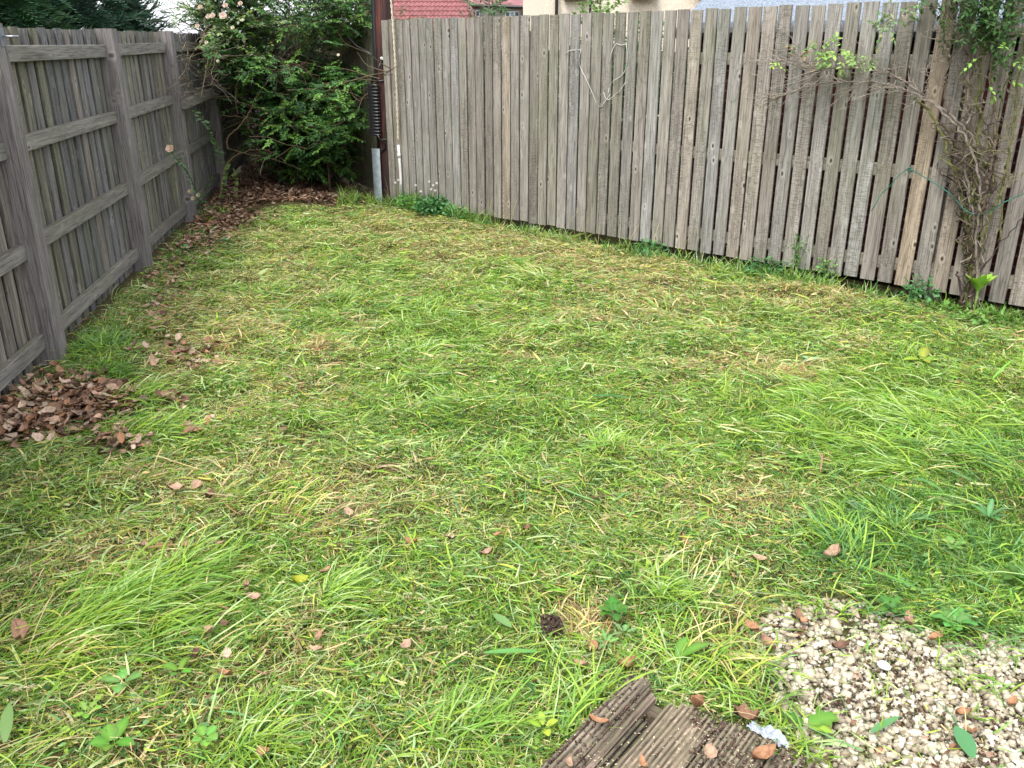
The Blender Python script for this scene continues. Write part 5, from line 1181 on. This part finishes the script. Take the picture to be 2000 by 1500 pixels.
S8 = fstem([(1900, 590), (1900, 430), (1885, 330), (1890, 240), (1893, 150), (1885, 70), (1880, 0), (1880, -50)], .009, .005, .12, .14, gy)
S9 = fstem([(1853, 221), (1845, 170), (1855, 110), (1842, 60), (1850, 10), (1855, -40)], .006, .003, .15, .2, br)
S10 = fstem([(1895, 560), (1885, 470), (1898, 380), (1870, 290), (1840, 240)], .009, .005, .08, .1, br)
S11 = fstem([(1950, 560 - 90), (1955, 400), (1940, 330), (1950, 240), (1962, 160)], .006, .004, .08, .1, grn)
S12 = fstem([(1870, 400), (1855, 365), (1838, 335), (1828, 318)], .003, .002, .08, .08, dkb); S13 = fstem([(1893, 430), (1870, 398), (1850, 365), (1830, 330), (1835, 315), (1862, 285)], .004, .002, .08, .1, (.13, .10, .08))
fstem([(1920, 500), (1945, 455), (1975, 410), (2000, 360)], .003, .002, .1, .1, gy)
for i in range(32):                                # thickening of the stem bundle
    t_ = random.choice([S1, S2, S3, S4, S8, S10]); j = random.randint(0, 6); P = [p + Vector((random.gauss(0, .02), random.gauss(0, .02), 0)) * (1 + .5 * k / 10) for k, p in enumerate(t_[j: j + 24])]
    if len(P) > 3: mb.tube(P, random.uniform(.0025, .005), 5, random.choice([br, gy, grn, dkb]))
def twigs(P, n, t0, t1, Lr, dirf, col, depth=1, r=.0038):
    for k in range(n):
        q_, d = along(P, random.uniform(t0, t1)); dd = dirf(); W_ = wander(q_, d * .4 + dd, random.uniform(*Lr), 6, .24)
        W_ = [Vector(w_) if (w_ - FP).dot(FN) > .03 else w_ + FN * (.035 - (w_ - FP).dot(FN)) for w_ in W_]
        mb.tube(W_, [r * (1 - .6 * i / 6) for i in range(7)], 4, col)
        if depth: twigs(W_, random.randint(2, 4), .2, 1, (Lr[0] * .35, Lr[1] * .5), dirf, col, depth - 1, r * .7)
up_ = lambda: FD * random.gauss(-.2, .7) + UP * random.uniform(-.2, 1.0) + FN * random.gauss(.05, .3)
lft = lambda: FD * random.uniform(-1.1, .1) + UP * random.uniform(-.45, .35) + FN * random.gauss(0, .2)
twigs(S1, 42, .45, .9, (.08, .26), up_, (.25, .215, .175), 1, .003); twigs(S1b, 40, .45, .95, (.08, .30), lft, (.25, .215, .175), 1, .003)
twigs(S1, 22, .8, 1, (.15, .4), lft, (.27, .235, .2), 1, .003); twigs(S9, 18, .1, 1, (.08, .22), up_, (.24, .2, .16), 1); twigs(S8, 14, .5, 1, (.08, .25), up_, (.24, .2, .15), 1)
twigs(S3, 16, .4, .95, (.08, .25), up_, (.2, .17, .12), 1); twigs(S4, 14, .4, .95, (.08, .25), up_, (.2, .17, .12), 1); twigs(S5, 14, .3, .95, (.08, .22), up_, (.2, .17, .1), 1); twigs(S10, 5, .2, 1, (.05, .15), up_, (.2, .16, .12), 0, .0022); twigs(S2, 5, .1, 1, (.05, .14), up_, (.18, .15, .11), 0, .002); twigs(S1, 6, .05, .4, (.04, .12), up_, (.22, .17, .13), 0, .0018)
for (cx, cy, sx, sy, n, cols, L_) in [(1938, 18, 34, 34, 210, dark + midc, .032), (1905, -50, 60, 30, 150, midc + dark, .034), (1890, 45, 20, 20, 14, [(.16, .26, .12), (.1, .2, .07)], .04), (1730, 35, 26, 18, 17, [(.18, .28, .14), (.12, .24, .08), (.3, .3, .14)], .04), (1635, 100, 20, 14, 16, [(.16, .30, .07), (.24, .36, .08)], .042),
                                   (1590, 92, 22, 16, 11, [(.13, .27, .07), (.3, .2, .12)], .036), (1690, 105, 14, 12, 7, [(.2, .3, .1)], .035), (1945, 135, 26, 16, 8, [(.22, .38, .08)], .04), (1968, 60, 22, 40, 40, dark + midc, .032), (1512, 118, 6, 4, 3, [(.25, .4, .06)], .03), (1985, 115, 12, 12, 5, [(.15, .32, .1)], .04)]:
    for k in range(n):
        q_ = onfence(random.gauss(cx, sx), random.gauss(cy, sy), random.uniform(.05, .35)); d = Vector((random.gauss(0, .5), random.gauss(0, .5), random.uniform(-1, .3)))
        P = wander(q_, d, random.uniform(.05, .12), 3, .2, .1); mb.tube(P, .0015, 3, (.14, .15, .07)); twig_leaves(acc, P, .03, L_, L_ * .5, cols, .15)
mb.build('stems', M['bark'], cl_); leaf_obj('foliage', acc, M['leaf'], cl_)

# ------------------------------------------------------------------ conifers beyond the left fence
def conifer(base, h, r, n, lab, col):
    b = Vector(base); th_ = thing('conifer_tree', lab, 'conifer', 'conifers behind the left fence', loc=b)
    mb = MB(); mb.tube([b, b + UP * h * .5, b + UP * h * .97], [.10, .07, .01], 8, (.09, .06, .045)); mb.build('trunk', M['bark'], th_)
    z = rng.uniform(.12, .92, n); a = rng.uniform(0, 6.283, n); rad = r * (1 - z * .75) * (1 + .16 * np.sin(a * 5 + z * 20) + .12 * rng.normal(0, 1, n)) * np.sqrt(rng.uniform(.45, 1.05, n))
    O = np.stack([b.x + rad * np.cos(a), b.y + rad * np.sin(a), z * h], 1); out = np.stack([np.cos(a), np.sin(a), rng.uniform(.1, .9, n) - .45], 1) + rng.normal(0, .25, (n, 3)); out /= np.linalg.norm(out, axis=1)[:, None]
    Sd = np.cross(out, np.array([[0, 0, 1.]])) + rng.normal(0, .25, (n, 3)); Sd /= np.linalg.norm(Sd, axis=1)[:, None]; vs = []
    tone = (.55 + .9 * fbm(a * 2, z * 9, 5, 2))[:, None]; cbase = jit(col, n, .2, .08) * tone
    Ls = rng.uniform(.16, .30, n)
    for k in range(11):
        t_ = (k + .5) / 11; sg = 1 if k % 2 else -1
        P = O + out * (Ls * t_)[:, None] - np.array([[0, 0, 1]]) * (Ls * t_ ** 2 * .35)[:, None]
        D_ = out * .9 + Sd * sg * .8 + np.array([[0, 0, -.15]]); ln = Ls * .42 * (1 - .6 * t_); vs.append(leaves(P, D_, np.cross(out, Sd), ln, ln * .34, np.clip(cbase * (1 + .35 * t_), .005, .5), .1, -.15))
    vs.append(leaves(O, out, np.cross(out, Sd), Ls, Ls * .08, cbase, .1, -.3)); np_obj('crown', *join(vs), M['conifer'], th_)
conifer((-5.0, 7.6, 0), 5.2, 1.35, 8500, 'dark green conifer behind the left fence nearest the camera', (.05, .115, .05))
conifer((-5.6, 9.9, 0), 5.6, 1.5, 8500, 'blue-green conifer behind the left fence between two others', (.05, .105, .065))
conifer((-6.0, 12.6, 0), 5.0, 1.35, 7500, 'conifer furthest away behind the left fence, above the third post', (.055, .11, .07))
conifer((-4.5, 5.2, 0), 4.6, 1.2, 5000, 'conifer behind the left fence at the left edge of the picture', (.055, .12, .045))
conifer((-7.6, 12.0, 0), 6.0, 1.7, 5500, 'tall conifer standing back behind the row at the left', (.045, .10, .06))
# small trees beyond the right fence
hd0 = FP - FD * .5 - FN * .75; hg = thing('hedge', 'dark green hedge close behind the fence, seen only through the gaps between boards, its left part added to darken them', 'hedge', loc=hd0)  # left stretch of hedge added to keep the board gaps dark
n = 15000; u_ = rng.uniform(0, 3.45, n); v_ = rng.normal(0, .14, n); z_ = rng.uniform(.05, 1.55, n)
Pq = np.array(hd0)[None] + np.array(FD)[None] * u_[:, None] + np.array(FN)[None] * v_[:, None]; Pq[:, 2] = z_
np_obj('foliage', *leaves(Pq, rng.normal(0, 1, (n, 3)), rng.normal(0, 1, (n, 3)), rng.uniform(.05, .09, n), rng.uniform(.03, .05, n), jit((.03, .08, .02), n, .2, .08)), M['leaf'], hg)
mb = MB()
for k in range(13): mb.tube([hd0 + FD * (.1 + k * .27), hd0 + FD * (.13 + k * .27) + UP * .7, hd0 + FD * (.1 + k * .27) + UP * 1.4], [.018, .013, .005], 5, (.09, .07, .05))
mb.build('stems', M['bark'], hg)
def small_tree(base, h, r, n, lab, cols, name='young_tree'):
    b = Vector(base); th_ = thing(name, lab, 'tree', loc=b); mb = MB(); acc = []
    mb.tube([b, b + UP * h * .6, b + UP * h], [.05, .03, .008], 6, (.16, .13, .1))
    for k in range(n):
        z = random.uniform(.3, 1) * h; a = random.uniform(0, 6.28); P = wander(b + UP * z, Vector((math.cos(a), math.sin(a), .5)), r * random.uniform(.5, 1.1) * (1.2 - z / h * .6), 5, .15); mb.tube(P, [.008, .006, .005, .004, .003, .002], 4, (.14, .12, .08))
        for j in range(5):
            q_, d = along(P, random.uniform(.3, 1)); P2 = wander(q_, d + Vector((random.gauss(0, .6), random.gauss(0, .6), .3)), .3, 3, .2); twig_leaves(acc, P2, .05, .07, .035, cols)
    mb.build('trunk', M['bark'], th_); leaf_obj('crown', acc, M['leaf'], th_)
p = atY(955, 30, 15); small_tree((p.x, 15, 0), 2.5, .45, 34, 'young leafy tree behind the fence in front of the distant grey house', [(.08, .15, .07), (.11, .2, .09), (.06, .12, .05)])
p = atY(1172, 20, 12); small_tree((p.x, 12, 0), 2.35, .35, 26, 'small light green shrub poking above the fence before the cream wall', [(.15, .26, .07), (.12, .22, .06)], 'garden_shrub')
p = atY(1255, 90, 12.5); small_tree((p.x, 12.5, 0), 1.7, .6, 36, 'green garden shrub hidden behind the fence gaps near the cream house', [(.06, .16, .04), (.09, .2, .05)], 'garden_shrub')
p = atY(770, 5, 12.5); small_tree((p.x - .05, 12.5, 0), 2.7, .35, 20, 'twiggy brownish shrub behind the fence right of the utility pole', [(.22, .17, .10), (.16, .13, .07)], 'garden_shrub')
print('objects', len(bpy.data.objects))
